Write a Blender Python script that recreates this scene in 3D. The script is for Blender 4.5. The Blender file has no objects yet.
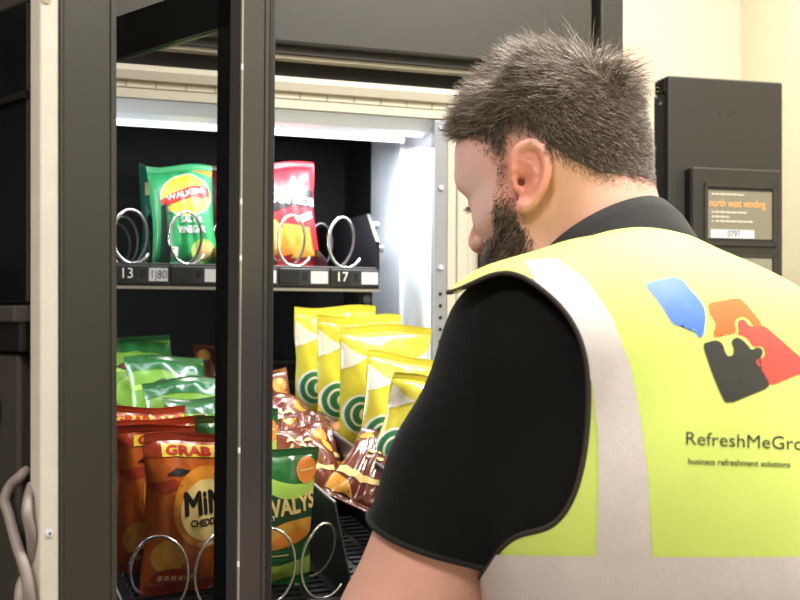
import bpy, bmesh, math, random
import numpy as np
from mathutils import Vector, Matrix
from mathutils.bvhtree import BVHTree

random.seed(7)
RNG = np.random.default_rng(11)
PI = math.pi
COL = bpy.context.scene.collection
sc = bpy.context.scene

# ------------------------------------------------------------------ camera
FPX = 1100.0
CAM = Vector((0.0, 0.0, 1.42))
PITCH = math.radians(0.94)
ROLL = math.radians(0.30)
cd = bpy.data.cameras.new('camera')
cam = bpy.data.objects.new('camera', cd)
COL.objects.link(cam)
cd.sensor_width = 36.0
cd.lens = 36.0 * FPX / 800.0
cd.clip_start = 0.05
CROT = (Matrix.Rotation(PI / 2 + PITCH, 4, 'X') @ Matrix.Rotation(ROLL, 4, 'Z'))
cam.matrix_world = Matrix.Translation(CAM) @ CROT
cd.dof.use_dof = True
cd.dof.focus_distance = 1.2
cd.dof.aperture_fstop = 9.0
sc.camera = cam
C3 = CROT.to_3x3()
CI = np.array(C3.transposed())


def ray(px, py):
    v = C3 @ Vector(((px - 400) / FPX, -(py - 300) / FPX, -1.0))
    return v / v.y


def at(px, py, D):
    """point seen at that pixel at depth D (metres in front of the camera)"""
    return CAM + ray(px, py) * D


def project(P):
    q = (np.asarray(P, dtype=np.float64) - np.array(CAM)) @ CI.T
    return np.stack([400 + FPX * q[:, 0] / -q[:, 2], 300 - FPX * q[:, 1] / -q[:, 2]], axis=1)


# ------------------------------------------------------------------ materials
def lin(c):
    if isinstance(c, str):
        c = c.lstrip('#')
        c = [int(c[i:i + 2], 16) / 255 for i in (0, 2, 4)]
    return tuple(((x / 12.92) if x <= 0.04045 else ((x + 0.055) / 1.055) ** 2.4) for x in c) + (1.0,)


def mat(name, col, rough=0.5, metal=0.0, noise=0.06, nscale=30.0, bump=0.0, bscale=120.0, coat=0.0,
        sss=0.0, emit=None, estr=0.0, spec=0.5, sheen=0.0, bdist=0.002):
    m = bpy.data.materials.new(name)
    m.use_nodes = True
    nt = m.node_tree
    b = nt.nodes['Principled BSDF']
    c = lin(col)
    tc = nt.nodes.new('ShaderNodeTexCoord')
    if noise > 0:
        n = nt.nodes.new('ShaderNodeTexNoise')
        n.inputs['Scale'].default_value = nscale
        n.inputs['Detail'].default_value = 4
        nt.links.new(tc.outputs['Object'], n.inputs['Vector'])
        r = nt.nodes.new('ShaderNodeValToRGB')
        r.color_ramp.elements[0].position = 0.3
        r.color_ramp.elements[1].position = 0.7
        r.color_ramp.elements[0].color = tuple(x * (1 - noise) for x in c[:3]) + (1,)
        r.color_ramp.elements[1].color = tuple(min(1, x * (1 + noise)) for x in c[:3]) + (1,)
        nt.links.new(n.outputs['Fac'], r.inputs['Fac'])
        nt.links.new(r.outputs['Color'], b.inputs['Base Color'])
    else:
        b.inputs['Base Color'].default_value = c
    b.inputs['Roughness'].default_value = rough
    b.inputs['Metallic'].default_value = metal
    b.inputs['Specular IOR Level'].default_value = spec
    b.inputs['Coat Weight'].default_value = coat
    b.inputs['Coat Roughness'].default_value = 0.12
    if sheen:
        b.inputs['Sheen Weight'].default_value = sheen
    if sss:
        b.inputs['Subsurface Weight'].default_value = sss
        b.inputs['Subsurface Radius'].default_value = (1.0, 0.35, 0.2)
        b.inputs['Subsurface Scale'].default_value = 0.006
    if emit:
        b.inputs['Emission Color'].default_value = lin(emit)
        b.inputs['Emission Strength'].default_value = estr
    if bump > 0:
        n2 = nt.nodes.new('ShaderNodeTexNoise')
        n2.inputs['Scale'].default_value = bscale
        n2.inputs['Detail'].default_value = 3
        nt.links.new(tc.outputs['Object'], n2.inputs['Vector'])
        bp = nt.nodes.new('ShaderNodeBump')
        bp.inputs['Strength'].default_value = bump
        bp.inputs['Distance'].default_value = bdist
        nt.links.new(n2.outputs['Fac'], bp.inputs['Height'])
        nt.links.new(bp.outputs['Normal'], b.inputs['Normal'])
    return m


def glass_mat(name, tint=0.93):
    m = bpy.data.materials.new(name)
    m.use_nodes = True
    nt = m.node_tree
    nt.nodes.remove(nt.nodes['Principled BSDF'])
    out = nt.nodes['Material Output']
    t = nt.nodes.new('ShaderNodeBsdfTransparent')
    t.inputs['Color'].default_value = (tint, tint, tint, 1)
    g = nt.nodes.new('ShaderNodeBsdfGlossy')
    g.inputs['Roughness'].default_value = 0.02
    f = nt.nodes.new('ShaderNodeLayerWeight')
    f.inputs['Blend'].default_value = .5
    pw = nt.nodes.new('ShaderNodeMath')
    pw.operation = 'POWER'
    pw.inputs[1].default_value = 4.0
    ma = nt.nodes.new('ShaderNodeMath')
    ma.operation = 'MULTIPLY_ADD'
    ma.inputs[1].default_value = .55
    ma.inputs[2].default_value = .022
    nt.links.new(f.outputs['Facing'], pw.inputs[0])
    nt.links.new(pw.outputs[0], ma.inputs[0])
    mx = nt.nodes.new('ShaderNodeMixShader')
    nt.links.new(ma.outputs[0], mx.inputs[0])
    nt.links.new(t.outputs[0], mx.inputs[1])
    nt.links.new(g.outputs[0], mx.inputs[2])
    nt.links.new(mx.outputs[0], out.inputs['Surface'])
    return m


# ------------------------------------------------------------------ mesh building
class MB:
    """collects shapes; build() links them as one mesh object"""

    def __init__(self):
        self.v, self.f, self.mi, self.mats, self.sm = [], [], [], [], []

    def slot(self, m):
        if m not in self.mats:
            self.mats.append(m)
        return self.mats.index(m)

    def add(self, V, F, m, smooth=False):
        o = len(self.v)
        k = self.slot(m)
        self.v.extend(tuple(map(float, p)) for p in V)
        for f in F:
            self.f.append(tuple(int(i) + o for i in f))
            self.mi.append(k)
            self.sm.append(smooth)

    def box(self, x0, x1, y0, y1, z0, z1, m, bevel=0.0):
        if x0 > x1: x0, x1 = x1, x0
        if y0 > y1: y0, y1 = y1, y0
        if z0 > z1: z0, z1 = z1, z0
        bm = bmesh.new()
        bmesh.ops.create_cube(bm, size=1.0)
        for v in bm.verts:
            v.co = Vector(((x0 + x1) / 2 + v.co.x * (x1 - x0), (y0 + y1) / 2 + v.co.y * (y1 - y0), (z0 + z1) / 2 + v.co.z * (z1 - z0)))
        if bevel > 0:
            bevel = min(bevel, 0.45 * min(x1 - x0, y1 - y0, z1 - z0))
            bmesh.ops.bevel(bm, geom=bm.edges[:], offset=bevel, segments=2, affect='EDGES', profile=0.5)
        self.bm(bm, m)

    def bm(self, bm, m, smooth=False, M=None):
        bm.verts.index_update()
        V = [(M @ v.co if M else v.co) for v in bm.verts]
        F = [[v.index for v in f.verts] for f in bm.faces]
        self.add(V, F, m, smooth)
        bm.free()

    def prism(self, pts, axis, a0, a1, m):
        """extrude polygon pts along axis ('x','y','z')"""
        n = len(pts)
        def mk(p, a):
            return {'x': (a, p[0], p[1]), 'y': (p[0], a, p[1]), 'z': (p[0], p[1], a)}[axis]
        V = [mk(p, a0) for p in pts] + [mk(p, a1) for p in pts]
        F = [list(range(n))[::-1], list(range(n, 2 * n))]
        for i in range(n):
            j = (i + 1) % n
            F.append([i, j, n + j, n + i])
        bm = bmesh.new()
        vs = [bm.verts.new(p) for p in V]
        for f in F:
            bm.faces.new([vs[i] for i in f])
        bmesh.ops.recalc_face_normals(bm, faces=bm.faces[:])
        self.bm(bm, m)

    def tube(self, pts, r, m, n=8, closed=False):
        pts = [Vector(p) for p in pts]
        N = len(pts)
        rs = r if hasattr(r, '__len__') else [r] * N
        V, F = [], []
        T = []
        for i in range(N):
            a = pts[(i - 1) % N] if (closed or i > 0) else pts[0]
            b = pts[(i + 1) % N] if (closed or i < N - 1) else pts[-1]
            T.append((b - a).normalized())
        ref = Vector((0, 0, 1)) if abs(T[0].z) < 0.9 else Vector((1, 0, 0))
        nrm = (ref - T[0] * ref.dot(T[0])).normalized()
        for i in range(N):
            if i > 0:
                nrm = (nrm - T[i] * nrm.dot(T[i]))
                nrm = nrm.normalized() if nrm.length > 1e-6 else T[i].orthogonal().normalized()
            bn = T[i].cross(nrm)
            for k in range(n):
                a = 2 * PI * k / n
                V.append(pts[i] + (nrm * math.cos(a) + bn * math.sin(a)) * rs[i])
        for i in range(N if closed else N - 1):
            for k in range(n):
                j = (i + 1) % N
                F.append([i * n + k, i * n + (k + 1) % n, j * n + (k + 1) % n, j * n + k])
        if not closed:
            F.append(list(range(n))[::-1])
            F.append([(N - 1) * n + k for k in range(n)])
        self.add(V, F, m, True)

    def cyl(self, c, axis, r, h, m, n=20, r2=None):
        """cylinder centred on c along axis vector"""
        c, ax = Vector(c), Vector(axis).normalized()
        self.tube([c - ax * h / 2, c + ax * h / 2], [r, r if r2 is None else r2], m, n)
        for i in range(len(self.sm) - n - 2, len(self.sm)):
            self.sm[i] = False

    def build(self, name, parent=None, M=None):
        me = bpy.data.meshes.new(name)
        me.from_pydata(self.v, [], self.f)
        for m in self.mats:
            me.materials.append(m)
        me.polygons.foreach_set('material_index', self.mi)
        me.polygons.foreach_set('use_smooth', self.sm)
        me.update()
        o = bpy.data.objects.new(name, me)
        COL.objects.link(o)
        if parent is not None:
            o.parent = parent
        if M is not None:
            o.matrix_local = M
        return o


def tag(o, label=None, cat=None, group=None, kind=None):
    if label: o['label'] = label
    if cat: o['category'] = cat
    if group: o['group'] = group
    if kind: o['kind'] = kind
    return o


def empty(name, M, label, cat, group=None):
    o = bpy.data.objects.new(name, None)
    COL.objects.link(o)
    o.empty_display_size = 0.1
    o.matrix_world = M
    return tag(o, label, cat, group)


# ------------------------------------------------------------------ flat shapes (logos, lettering), later laid on a surface
def text2d(s, size=1.0, bold=0.0, align='LEFT', sx=1.0, shear=0.0, space=1.0):
    cu = bpy.data.curves.new('t', 'FONT')
    cu.body = s
    cu.size = 1.0
    cu.align_x = align
    cu.shear = shear
    cu.space_character = space
    cu.resolution_u = 3
    o = bpy.data.objects.new('t', cu)
    COL.objects.link(o)
    dg = bpy.context.evaluated_depsgraph_get()
    me = bpy.data.meshes.new_from_object(o.evaluated_get(dg))
    bm = bmesh.new()
    bm.from_mesh(me)
    bpy.data.objects.remove(o)
    bpy.data.meshes.remove(me)
    bpy.data.curves.remove(cu)
    for v in bm.verts:
        v.co.x *= sx * size
        v.co.y *= size
    if bold > 0:                              # heavier strokes: the same glyphs again, moved slightly
        src = bm.copy()
        for dx, dy in ((1, 0), (-1, 0), (0, 1), (0, -1), (.7, .7), (-.7, .7), (.7, -.7), (-.7, -.7)):
            mp = {v: bm.verts.new((v.co.x + dx * bold, v.co.y + dy * bold, 0)) for v in src.verts}
            for f in src.faces:
                bm.faces.new([mp[v] for v in f.verts])
        src.free()
    return bm


def poly2d(pts):
    bm = bmesh.new()
    vs = [bm.verts.new((p[0], p[1], 0)) for p in pts]
    f = bm.faces.new(vs)
    bmesh.ops.triangulate(bm, faces=[f])
    return bm


def ellipse2d(cx, cy, rx, ry, n=36, rot=0.0):
    c, s = math.cos(rot), math.sin(rot)
    return poly2d([(cx + rx * math.cos(a) * c - ry * math.sin(a) * s, cy + rx * math.cos(a) * s + ry * math.sin(a) * c)
                   for a in [2 * PI * i / n for i in range(n)]])


def shift2d(bm, dx, dy, rot=0.0, s=1.0):
    c, q = math.cos(rot) * s, math.sin(rot) * s
    for v in bm.verts:
        x, y = v.co.x, v.co.y
        v.co.x, v.co.y = dx + c * x - q * y, dy + q * x + c * y
    return bm


def cut2d(bm, step):
    """cut a flat shape along a grid so that it can follow a curved surface"""
    if not bm.verts: return bm
    for ax in (0, 1):
        lo = min(v.co[ax] for v in bm.verts)
        hi = max(v.co[ax] for v in bm.verts)
        no = Vector((1, 0, 0)) if ax == 0 else Vector((0, 1, 0))
        k = math.floor(lo / step) + 1
        while k * step < hi:
            co = Vector((0, 0, 0))
            co[ax] = k * step
            bmesh.ops.bisect_plane(bm, geom=bm.verts[:] + bm.edges[:] + bm.faces[:], plane_co=co, plane_no=no, dist=1e-7)
            k += 1
    return bm


def smooth_loop(pts, it=2):
    P = [Vector((p[0], p[1])) for p in pts]
    for _ in range(it):
        Q = []
        for i in range(len(P)):
            a, b = P[i], P[(i + 1) % len(P)]
            Q += [a * 0.75 + b * 0.25, a * 0.25 + b * 0.75]
        P = Q
    return P


# ------------------------------------------------------------------ signed distance bodies -> smooth meshes
class Field:
    def __init__(self, xs, ys, zs):
        self.ax = [np.asarray(a, dtype=np.float32) for a in (xs, ys, zs)]
        self.d = np.full([len(a) for a in self.ax], 1.0, dtype=np.float32)

    def _block(self, lo, hi):
        sl = []
        for a, l, h in zip(self.ax, lo, hi):
            i, j = np.searchsorted(a, l), np.searchsorted(a, h)
            sl.append(slice(max(0, i - 1), min(len(a), j + 1)))
        sl = tuple(sl)
        if any(s.stop <= s.start for s in sl): return None, None
        X, Y, Z = np.meshgrid(*[a[s] for a, s in zip(self.ax, sl)], indexing='ij')
        return sl, (X, Y, Z)

    def op(self, prim, k=0.02, cut=False, margin=0.05):
        lo, hi, fn = prim
        sl, P = self._block(lo - margin - k, hi + margin + k)
        if sl is None: return
        b = fn(*P).astype(np.float32)
        a = self.d[sl]
        if cut:
            b = -b
            h = np.maximum(k - np.abs(a - b), 0) / k
            self.d[sl] = np.maximum(a, b) + h * h * k * 0.25
        else:
            h = np.maximum(k - np.abs(a - b), 0) / k
            self.d[sl] = np.minimum(a, b) - h * h * k * 0.25

    def mesh(self, smooth=2):
        d = self.d
        s = d < 0
        n = d.shape
        cnt = np.zeros((n[0] - 1, n[1] - 1, n[2] - 1), dtype=np.int8)
        for i in (0, 1):
            for j in (0, 1):
                for k in (0, 1):
                    cnt += s[i:n[0] - 1 + i, j:n[1] - 1 + j, k:n[2] - 1 + k]
        act = (cnt > 0) & (cnt < 8)
        I, J, K = np.nonzero(act)
        idx = np.full(act.shape, -1, dtype=np.int64)
        idx[I, J, K] = np.arange(len(I))
        acc = np.zeros((len(I), 3))
        num = np.zeros(len(I))
        ax = [a.astype(np.float64) for a in self.ax]
        for dim in range(3):
            oth = [q for q in range(3) if q != dim]
            for o1 in (0, 1):
                for o2 in (0, 1):
                    p0 = [I, J, K]
                    p0 = [p.copy() for p in p0]
                    p0[oth[0]] += o1
                    p0[oth[1]] += o2
                    p1 = [p.copy() for p in p0]
                    p1[dim] += 1
                    a, b = d[tuple(p0)].astype(np.float64), d[tuple(p1)].astype(np.float64)
                    cr = (a < 0) != (b < 0)
                    t = np.where(cr, a / np.where(cr, a - b, 1), 0)
                    for q in range(3):
                        c0, c1 = ax[q][p0[q]], ax[q][p1[q]]
                        acc[:, q] += np.where(cr, c0 + t * (c1 - c0), 0)
                    num += cr
        V = acc / num[:, None]
        F = []
        for dim in range(3):
            o1, o2 = [q for q in range(3) if q != dim]
            a = np.take(s, range(0, n[dim] - 1), axis=dim)
            b = np.take(s, range(1, n[dim]), axis=dim)
            E = np.stack(np.nonzero(a != b), axis=1)
            ok = (E[:, o1] > 0) & (E[:, o2] > 0) & (E[:, o1] < n[o1] - 1) & (E[:, o2] < n[o2] - 1)
            E = E[ok]
            ins = a[tuple(E.T)]
            q = []
            for (e1, e2) in ((0, 0), (-1, 0), (-1, -1), (0, -1)):
                c = E.copy()
                c[:, o1] += e1
                c[:, o2] += e2
                q.append(idx[tuple(c.T)])
            Q = np.stack(q, axis=1)
            flip = ins if dim != 1 else ~ins
            Q = np.where(flip[:, None], Q, Q[:, ::-1])
            F.append(Q)
        F = np.concatenate(F)
        F = F[(F >= 0).all(axis=1)]
        V = relax(V, F, smooth)
        return V, F


def relax(V, F, it, w=0.5):
    e = np.concatenate([F[:, [i, (i + 1) % F.shape[1]]] for i in range(F.shape[1])])
    e = np.concatenate([e, e[:, ::-1]])
    deg = np.bincount(e[:, 0], minlength=len(V)).astype(float)
    deg[deg == 0] = 1
    for i in range(it):
        for f in ((w, -w * 1.04) if it > 1 else (w,)):
            A = np.zeros_like(V)
            for q in range(3):
                A[:, q] = np.bincount(e[:, 0], weights=V[e[:, 1], q], minlength=len(V)) / deg
            V = V + f * (A - V)
    return V


def vnormals(V, F):
    n = np.cross(V[F[:, 2]] - V[F[:, 0]], V[F[:, -1]] - V[F[:, 1]]) if F.shape[1] == 4 else np.cross(V[F[:, 1]] - V[F[:, 0]], V[F[:, 2]] - V[F[:, 0]])
    N = np.zeros_like(V)
    for i in range(F.shape[1]):
        for q in range(3):
            N[:, q] += np.bincount(F[:, i], weights=n[:, q], minlength=len(V))
    return N / np.maximum(np.linalg.norm(N, axis=1), 1e-12)[:, None]


def rcone(a, b, ra, rb):
    a, b = np.array(a, dtype=np.float64), np.array(b, dtype=np.float64)
    ab = b - a
    L2 = max(float(ab @ ab), 1e-12)
    r = max(ra, rb)

    def fn(X, Y, Z):
        px, py, pz = X - a[0], Y - a[1], Z - a[2]
        t = np.clip((px * ab[0] + py * ab[1] + pz * ab[2]) / L2, 0, 1)
        return np.sqrt((px - t * ab[0]) ** 2 + (py - t * ab[1]) ** 2 + (pz - t * ab[2]) ** 2) - (ra + t * (rb - ra))
    return np.minimum(a, b) - r, np.maximum(a, b) + r, fn


def ellip(c, r, R=np.eye(3)):
    """R rows: the ellipsoid's own axes in world coordinates"""
    c, r = np.array(c, dtype=np.float64), np.array(r, dtype=np.float64)
    R = np.array(R)
    m = r.max()

    def fn(X, Y, Z):
        p = (X - c[0], Y - c[1], Z - c[2])
        q = [R[i][0] * p[0] + R[i][1] * p[1] + R[i][2] * p[2] for i in range(3)]
        k0 = np.sqrt(sum((q[i] / r[i]) ** 2 for i in range(3)))
        k1 = np.sqrt(sum((q[i] / r[i] ** 2) ** 2 for i in range(3)))
        return k0 * (k0 - 1) / np.maximum(k1, 1e-9)
    return c - m, c + m, fn


def clip_mesh(V, T, g):
    """keep the part of a triangle mesh where the vertex value g <= 0"""
    ins = g <= 0
    k = ins[T].sum(axis=1)
    keep = T[k == 3].tolist()
    V = V.tolist()
    g = list(g)
    new = {}

    def cross(i, j):
        key = (i, j) if i < j else (j, i)
        if key not in new:
            t = g[i] / (g[i] - g[j])
            V.append([V[i][q] + t * (V[j][q] - V[i][q]) for q in range(3)])
            new[key] = len(V) - 1
        return new[key]
    for t in T[(k > 0) & (k < 3)].tolist():
        o = []
        for a in range(3):
            i, j = t[a], t[(a + 1) % 3]
            if ins[i]: o.append(i)
            if ins[i] != ins[j]: o.append(cross(i, j))
        for q in range(1, len(o) - 1):
            keep.append([o[0], o[q], o[q + 1]])
    V = np.array(V)
    T = np.array(keep, dtype=np.int64).reshape(-1, 3)
    bad = (T[:, 0] == T[:, 1]) | (T[:, 1] == T[:, 2]) | (T[:, 0] == T[:, 2])
    T = T[~bad]
    used = np.unique(T)
    mp = np.full(len(V), -1)
    mp[used] = np.arange(len(used))
    return V[used], mp[T]


def tris(F):
    return np.concatenate([F[:, [0, 1, 2]], F[:, [0, 2, 3]]])


def poly_sd(P, poly):
    """signed distance to a polygon, negative inside"""
    A = np.array(poly, dtype=np.float64)
    B = np.roll(A, -1, axis=0)
    d = np.full(len(P), 1e9)
    ins = np.zeros(len(P), dtype=bool)
    for a, b in zip(A, B):
        e = b - a
        w = P - a
        t = np.clip((w @ e) / max(e @ e, 1e-12), 0, 1)
        d = np.minimum(d, np.linalg.norm(w - t[:, None] * e, axis=1))
        c = (a[1] > P[:, 1]) != (b[1] > P[:, 1])
        xi = a[0] + (P[:, 1] - a[1]) * e[0] / (e[1] if abs(e[1]) > 1e-12 else 1e-12)
        ins ^= c & (P[:, 0] < xi)
    return np.where(ins, -d, d)


def np_obj(name, V, F, m, parent=None, smooth=True):
    me = bpy.data.meshes.new(name)
    me.from_pydata(V.tolist(), [], F.tolist())
    me.materials.append(m)
    me.polygons.foreach_set('use_smooth', [smooth] * len(me.polygons))
    me.update()
    o = bpy.data.objects.new(name, me)
    COL.objects.link(o)
    if parent is not None:
        o.parent = parent
    return o
# ------------------------------------------------------------------ colours
M_GREY = mat('warm_grey_paint', '2d2b26', 0.5, noise=0.03, nscale=8, bump=0.08, bscale=900)
M_FASCIA = mat('grey_fascia_paint', '35332e', 0.5, noise=0.02, nscale=5, bump=0.08, bscale=900)
M_DGREY = mat('dark_grey_paint', '33312d', 0.45, noise=0.03)
M_STILE = mat('grey_aluminium', '444240', 0.4, metal=0.3, noise=0.04, nscale=12)
M_BLACK = mat('black_plastic', '0c0c0d', 0.35, noise=0.1)
M_FRIT = mat('black_glass_border', '080809', 0.25, noise=0.0)
M_LINER = mat('black_liner', '0a0a0b', 0.7, noise=0.1)
M_RUBBER = mat('black_rubber', '141312', 0.7, noise=0.05)
M_CREAM = mat('cream_plastic', 'c8c2b2', 0.4, noise=0.02)
M_CREAM2 = mat('cream_gasket', 'bfbab0', 0.5, noise=0.05, nscale=40)
M_TICK = mat('brown_joint', '9c8f74', 0.6, noise=0.0)
M_WHITE = mat('white_liner', 'e9edf2', 0.35, noise=0.01)
M_STEEL = mat('steel_wire', 'd8d8d6', 0.22, metal=0.85, noise=0.02)
M_RAIL = mat('galvanised_rail', 'a9adb5', 0.4, metal=0.5, noise=0.05)
M_HOLE = mat('dark_hole', '15161a', 0.8, noise=0.0)
M_TRAY = mat('tray_black', '17181b', 0.38, noise=0.1)
M_TRAY2 = mat('tray_lip_grey', '33353a', 0.35, noise=0.08)
M_EDGE = mat('divider_edge', '8d9093', 0.3, metal=0.5, noise=0.0)
M_TAGW = mat('price_tag_white', 'cfd2d8', 0.5, noise=0.03)
M_TAGD = mat('price_tag_dark', '202226', 0.4, noise=0.0)
M_INK = mat('black_ink', '101010', 0.6, noise=0.0)
M_WINK = mat('white_ink', 'e8e8e6', 0.6, noise=0.0)
M_LED = mat('led_diffuser', 'ffffff', 0.5, noise=0.0, emit='dfeaff', estr=2.2)
M_GLASS = glass_mat('door_glass', 0.84)
M_SMOKE = mat('smoked_glass', '101216', 0.12, noise=0.0, coat=0.4)
M_CABLE = mat('grey_cable', '857a78', 0.55, noise=0.03)
M_SCREW = mat('blue_white_screw', 'd4dcf0', 0.3, metal=0.3, noise=0.0)
M_BRIGHT = mat('bright_trim', 'b9b6ae', 0.3, metal=0.6, noise=0.0)
M_SHELL = mat('cabinet_shell', '3c3a35', 0.5, noise=0.03)
M_DISP = mat('display_olive', '827d6c', 0.3, noise=0.02)
M_DISP2 = mat('display_pale', '8f8c7c', 0.3, noise=0.02)
M_ORANGE = mat('orange_ink', 'ffb868', 0.5, noise=0.0)
M_LINE = mat('pale_line_ink', 'c9c7b8', 0.5, noise=0.0)
M_WALL = mat('cream_wall', 'c4b8a6', 0.8, noise=0.015, nscale=3, bump=0.05, bscale=300)
M_WALL2 = mat('pale_yellow_wall', 'd2cdb2', 0.8, noise=0.015, nscale=3, bump=0.05, bscale=300)
M_FLOOR = mat('grey_vinyl_floor', '8d8981', 0.5, noise=0.06, nscale=14)
M_CEIL = mat('white_ceiling', 'ecebe6', 0.9, noise=0.01)

# ------------------------------------------------------------------ the machine's own frame: x along the front to the right, y into the machine
TH = math.radians(19.5)
P0 = at(435, 318, 1.72)
MM = Matrix.Translation((P0.x, P0.y, 0)) @ Matrix.Rotation(TH, 4, 'Z')
MI = MM.inverted()


def uv(px, py, v=0.0):
    """(u, z) of the point of the machine plane y = v seen at that pixel"""
    d = MI.to_3x3() @ ray(px, py)
    c = MI @ CAM
    t = (v - c.y) / d.y
    p = c + d * t
    return p.x, p.z


# ------------------------------------------------------------------ room
def room(name, V, F, m):
    b = MB()
    b.add([MM @ Vector(p) for p in V], F, m)
    o = b.build(name)
    tag(o, kind='structure')
    return o


UC = uv(741, 40, 0.95)[0]
U0, V0, V1, HC = -2.9, -3.4, 0.95, 2.75


def slab(name, x0, x1, y0, y1, z0, z1, m):
    b = MB()
    b.box(x0, x1, y0, y1, z0, z1, m)
    o = b.build(name, None, MM)
    tag(o, kind='structure')
    return o


slab('floor', U0 - .1, UC + .1, V0 - .1, V1 + .1, -0.1, 0.0, M_FLOOR)
slab('ceiling', U0 - .1, UC + .1, V0 - .1, V1 + .1, HC, HC + .1, M_CEIL)
slab('wall_back', U0 - .1, UC + .1, V1, V1 + .1, 0, HC, M_WALL)
slab('wall_right', UC, UC + .1, V0, V1, 0, HC, M_WALL2)
slab('wall_left', U0 - .1, U0, V0, V1, 0, HC, M_WALL)
slab('wall_front', U0 - .1, UC + .1, V0 - .1, V0, 0, HC, M_WALL)


def ceiling_lamp(x, y, power, lab, col=(1.0, 0.965, 0.905)):
    e = empty('ceiling_light', MM @ Matrix.Translation((x, y, HC)), lab, 'light', 'ceiling light panels')
    b = MB()
    b.box(-.31, .31, -.31, .31, -.035, 0, M_CREAM2)
    b.build('frame', e)
    m = mat('lamp_panel', 'ffffff', 0.5, noise=0, emit='fff1d8', estr=4.0)
    b = MB()
    b.box(-.285, .285, -.285, .285, -.041, -.035, m)
    b.build('diffuser', e)
    l = bpy.data.lights.new('panel_lamp', 'AREA')
    l.shape = 'SQUARE'
    l.size = 0.56
    l.energy = power
    l.color = col
    o = bpy.data.objects.new('panel_lamp', l)
    COL.objects.link(o)
    o.matrix_world = MM @ Matrix.Translation((x, y, HC - .05))


ceiling_lamp(0.25, -0.95, 42, 'square ceiling light panel above the man')
ceiling_lamp(-1.35, -1.9, 36, 'square ceiling light panel behind the camera')
ceiling_lamp(UC - 0.45, 0.1, 24, 'square ceiling light panel near the corner of the room')

# ------------------------------------------------------------------ vending machine
VM = empty('vending_machine', MM, 'open grey snack vending machine with crisp bags on pulled out trays', 'vending machine')
UL = -0.75                      # left end of the opening
b = MB()
b.box(UL - .05, UL, 0.0, .72, .1, 2.02, M_SHELL)          # left side
b.box(.02, .07, .03, .72, .1, 2.02, M_SHELL)              # wall between goods and module
b.box(.30, .314, 0.0, .72, .1, 2.02, M_SHELL)             # right side
b.box(UL - .05, .314, .70, .72, .1, 2.02, M_SHELL)        # back
b.box(UL - .05, .314, .012, .72, 2.02, 2.05, M_SHELL)     # top
b.box(UL - .05, .314, 0.02, .72, .08, .12, M_SHELL)       # bottom
for x in (UL, .25):
    for y in (.06, .64):
        b.cyl((x, y, .04), (0, 0, 1), .025, .08, M_RUBBER)
b.build('cabinet', VM)
b = MB()
b.box(UL, .003, .50, .52, .12, 1.90, M_LINER)
b.box(UL, UL + .01, .05, .50, .12, 1.80, M_LINER)
b.box(UL, .0, .08, .50, 1.765, 1.775, M_LINER)
for z in (1.29, 1.33):
    b.box(UL, 0, .485, .499, z, z + .006, M_DGREY)
b.build('back_liner', VM)
b = MB()
b.box(0.0, .018, .012, .33, .12, 1.80, M_WHITE, .003)
b.box(0.0, .018, .33, .50, .12, 1.80, M_LINER)
b.box(-.006, 0.0, .15, .157, .12, 1.78, M_WHITE)
b.build('side_liner', VM)

# fascia above the opening
zf0 = uv(435, 62)[1]
b = MB()
b.box(UL - .05, .257, -.035, .012, zf0, 2.06, M_FASCIA, .004)
b.box(UL - .05, .257, -.022, .012, zf0 - .012, zf0, M_DGREY)
b.box(UL - .05, .257, -.016, .012, zf0 - .018, zf0 - .0125, M_CREAM)
b.box(UL - .05, .257, .006, .03, zf0 - .045, zf0 - .012, M_BLACK)
b.build('fascia_panel', VM)
b = MB()
b.box(.273, .316, -.035, .012, .1, 2.06, M_DGREY, .004)
b.box(.257, .273, -.005, .012, .1, 2.06, M_BLACK)
b.build('side_column', VM)
b = MB()
b.box(.072, .257, -.03, .012, .1, zf0 - .02, M_DGREY, .004)
b.box(.09, .235, -.036, -.03, .6, 1.2, M_BLACK, .003)
b.build('module_panel', VM)

# cream header rail with its row of joints
zh1, zh0 = uv(425, 88)[1], uv(425, 118)[1]
b = MB()
hh = zh1 - zh0
prof = [(.06, zh0), (-.004, zh0), (-.004, zh0 + hh * .28), (.000, zh0 + hh * .30), (.000, zh0 + hh * .50), (-.006, zh0 + hh * .54),
        (-.010, zh0 + hh * .80), (-.004, zh1), (.06, zh1)]
b.prism(prof, 'x', UL, .07, M_CREAM)
b.box(UL, .07, -.005, .0, zh0 + hh * .285, zh0 + hh * .31, M_TICK)
u = UL + .02
while u < 0.05:
    b.box(u, u + .002, -.0015, .004, zh0 + hh * .29, zh0 + hh * .52, M_TICK)
    u += .0425
b.build('header_rail', VM)
# lamp housing under the header
b = MB()
b.prism([(.004, zh0 - .001), (.085, zh0 - .001), (.085, zh0 - .012), (.055, zh0 - .022), (.02, zh0 - .018)], 'x', UL + .01, -.002, M_WHITE)
lh = b.build('lamp_housing', VM)
b = MB()
b.prism([(.06, zh0 - .0245), (.082, zh0 - .0155), (.08, zh0 - .021), (.066, zh0 - .030)], 'x', UL + .03, -.03, M_LED)
b.build('lamp_tube', lh)
for (uu, ww, pw) in ((-.17, .32, 2.8), (-.56, .34, 0.5)):
    l = bpy.data.lights.new('cabinet_lamp', 'AREA')
    l.shape = 'RECTANGLE'
    l.size = ww
    l.size_y = .03
    l.energy = pw
    l.color = (0.86, 0.93, 1.0)
    o = bpy.data.objects.new('cabinet_lamp', l)
    COL.objects.link(o)
    o.matrix_world = MM @ Matrix.Translation((uu, .075, zh0 - .034)) @ Matrix.Rotation(math.radians(8), 4, 'X')

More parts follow.
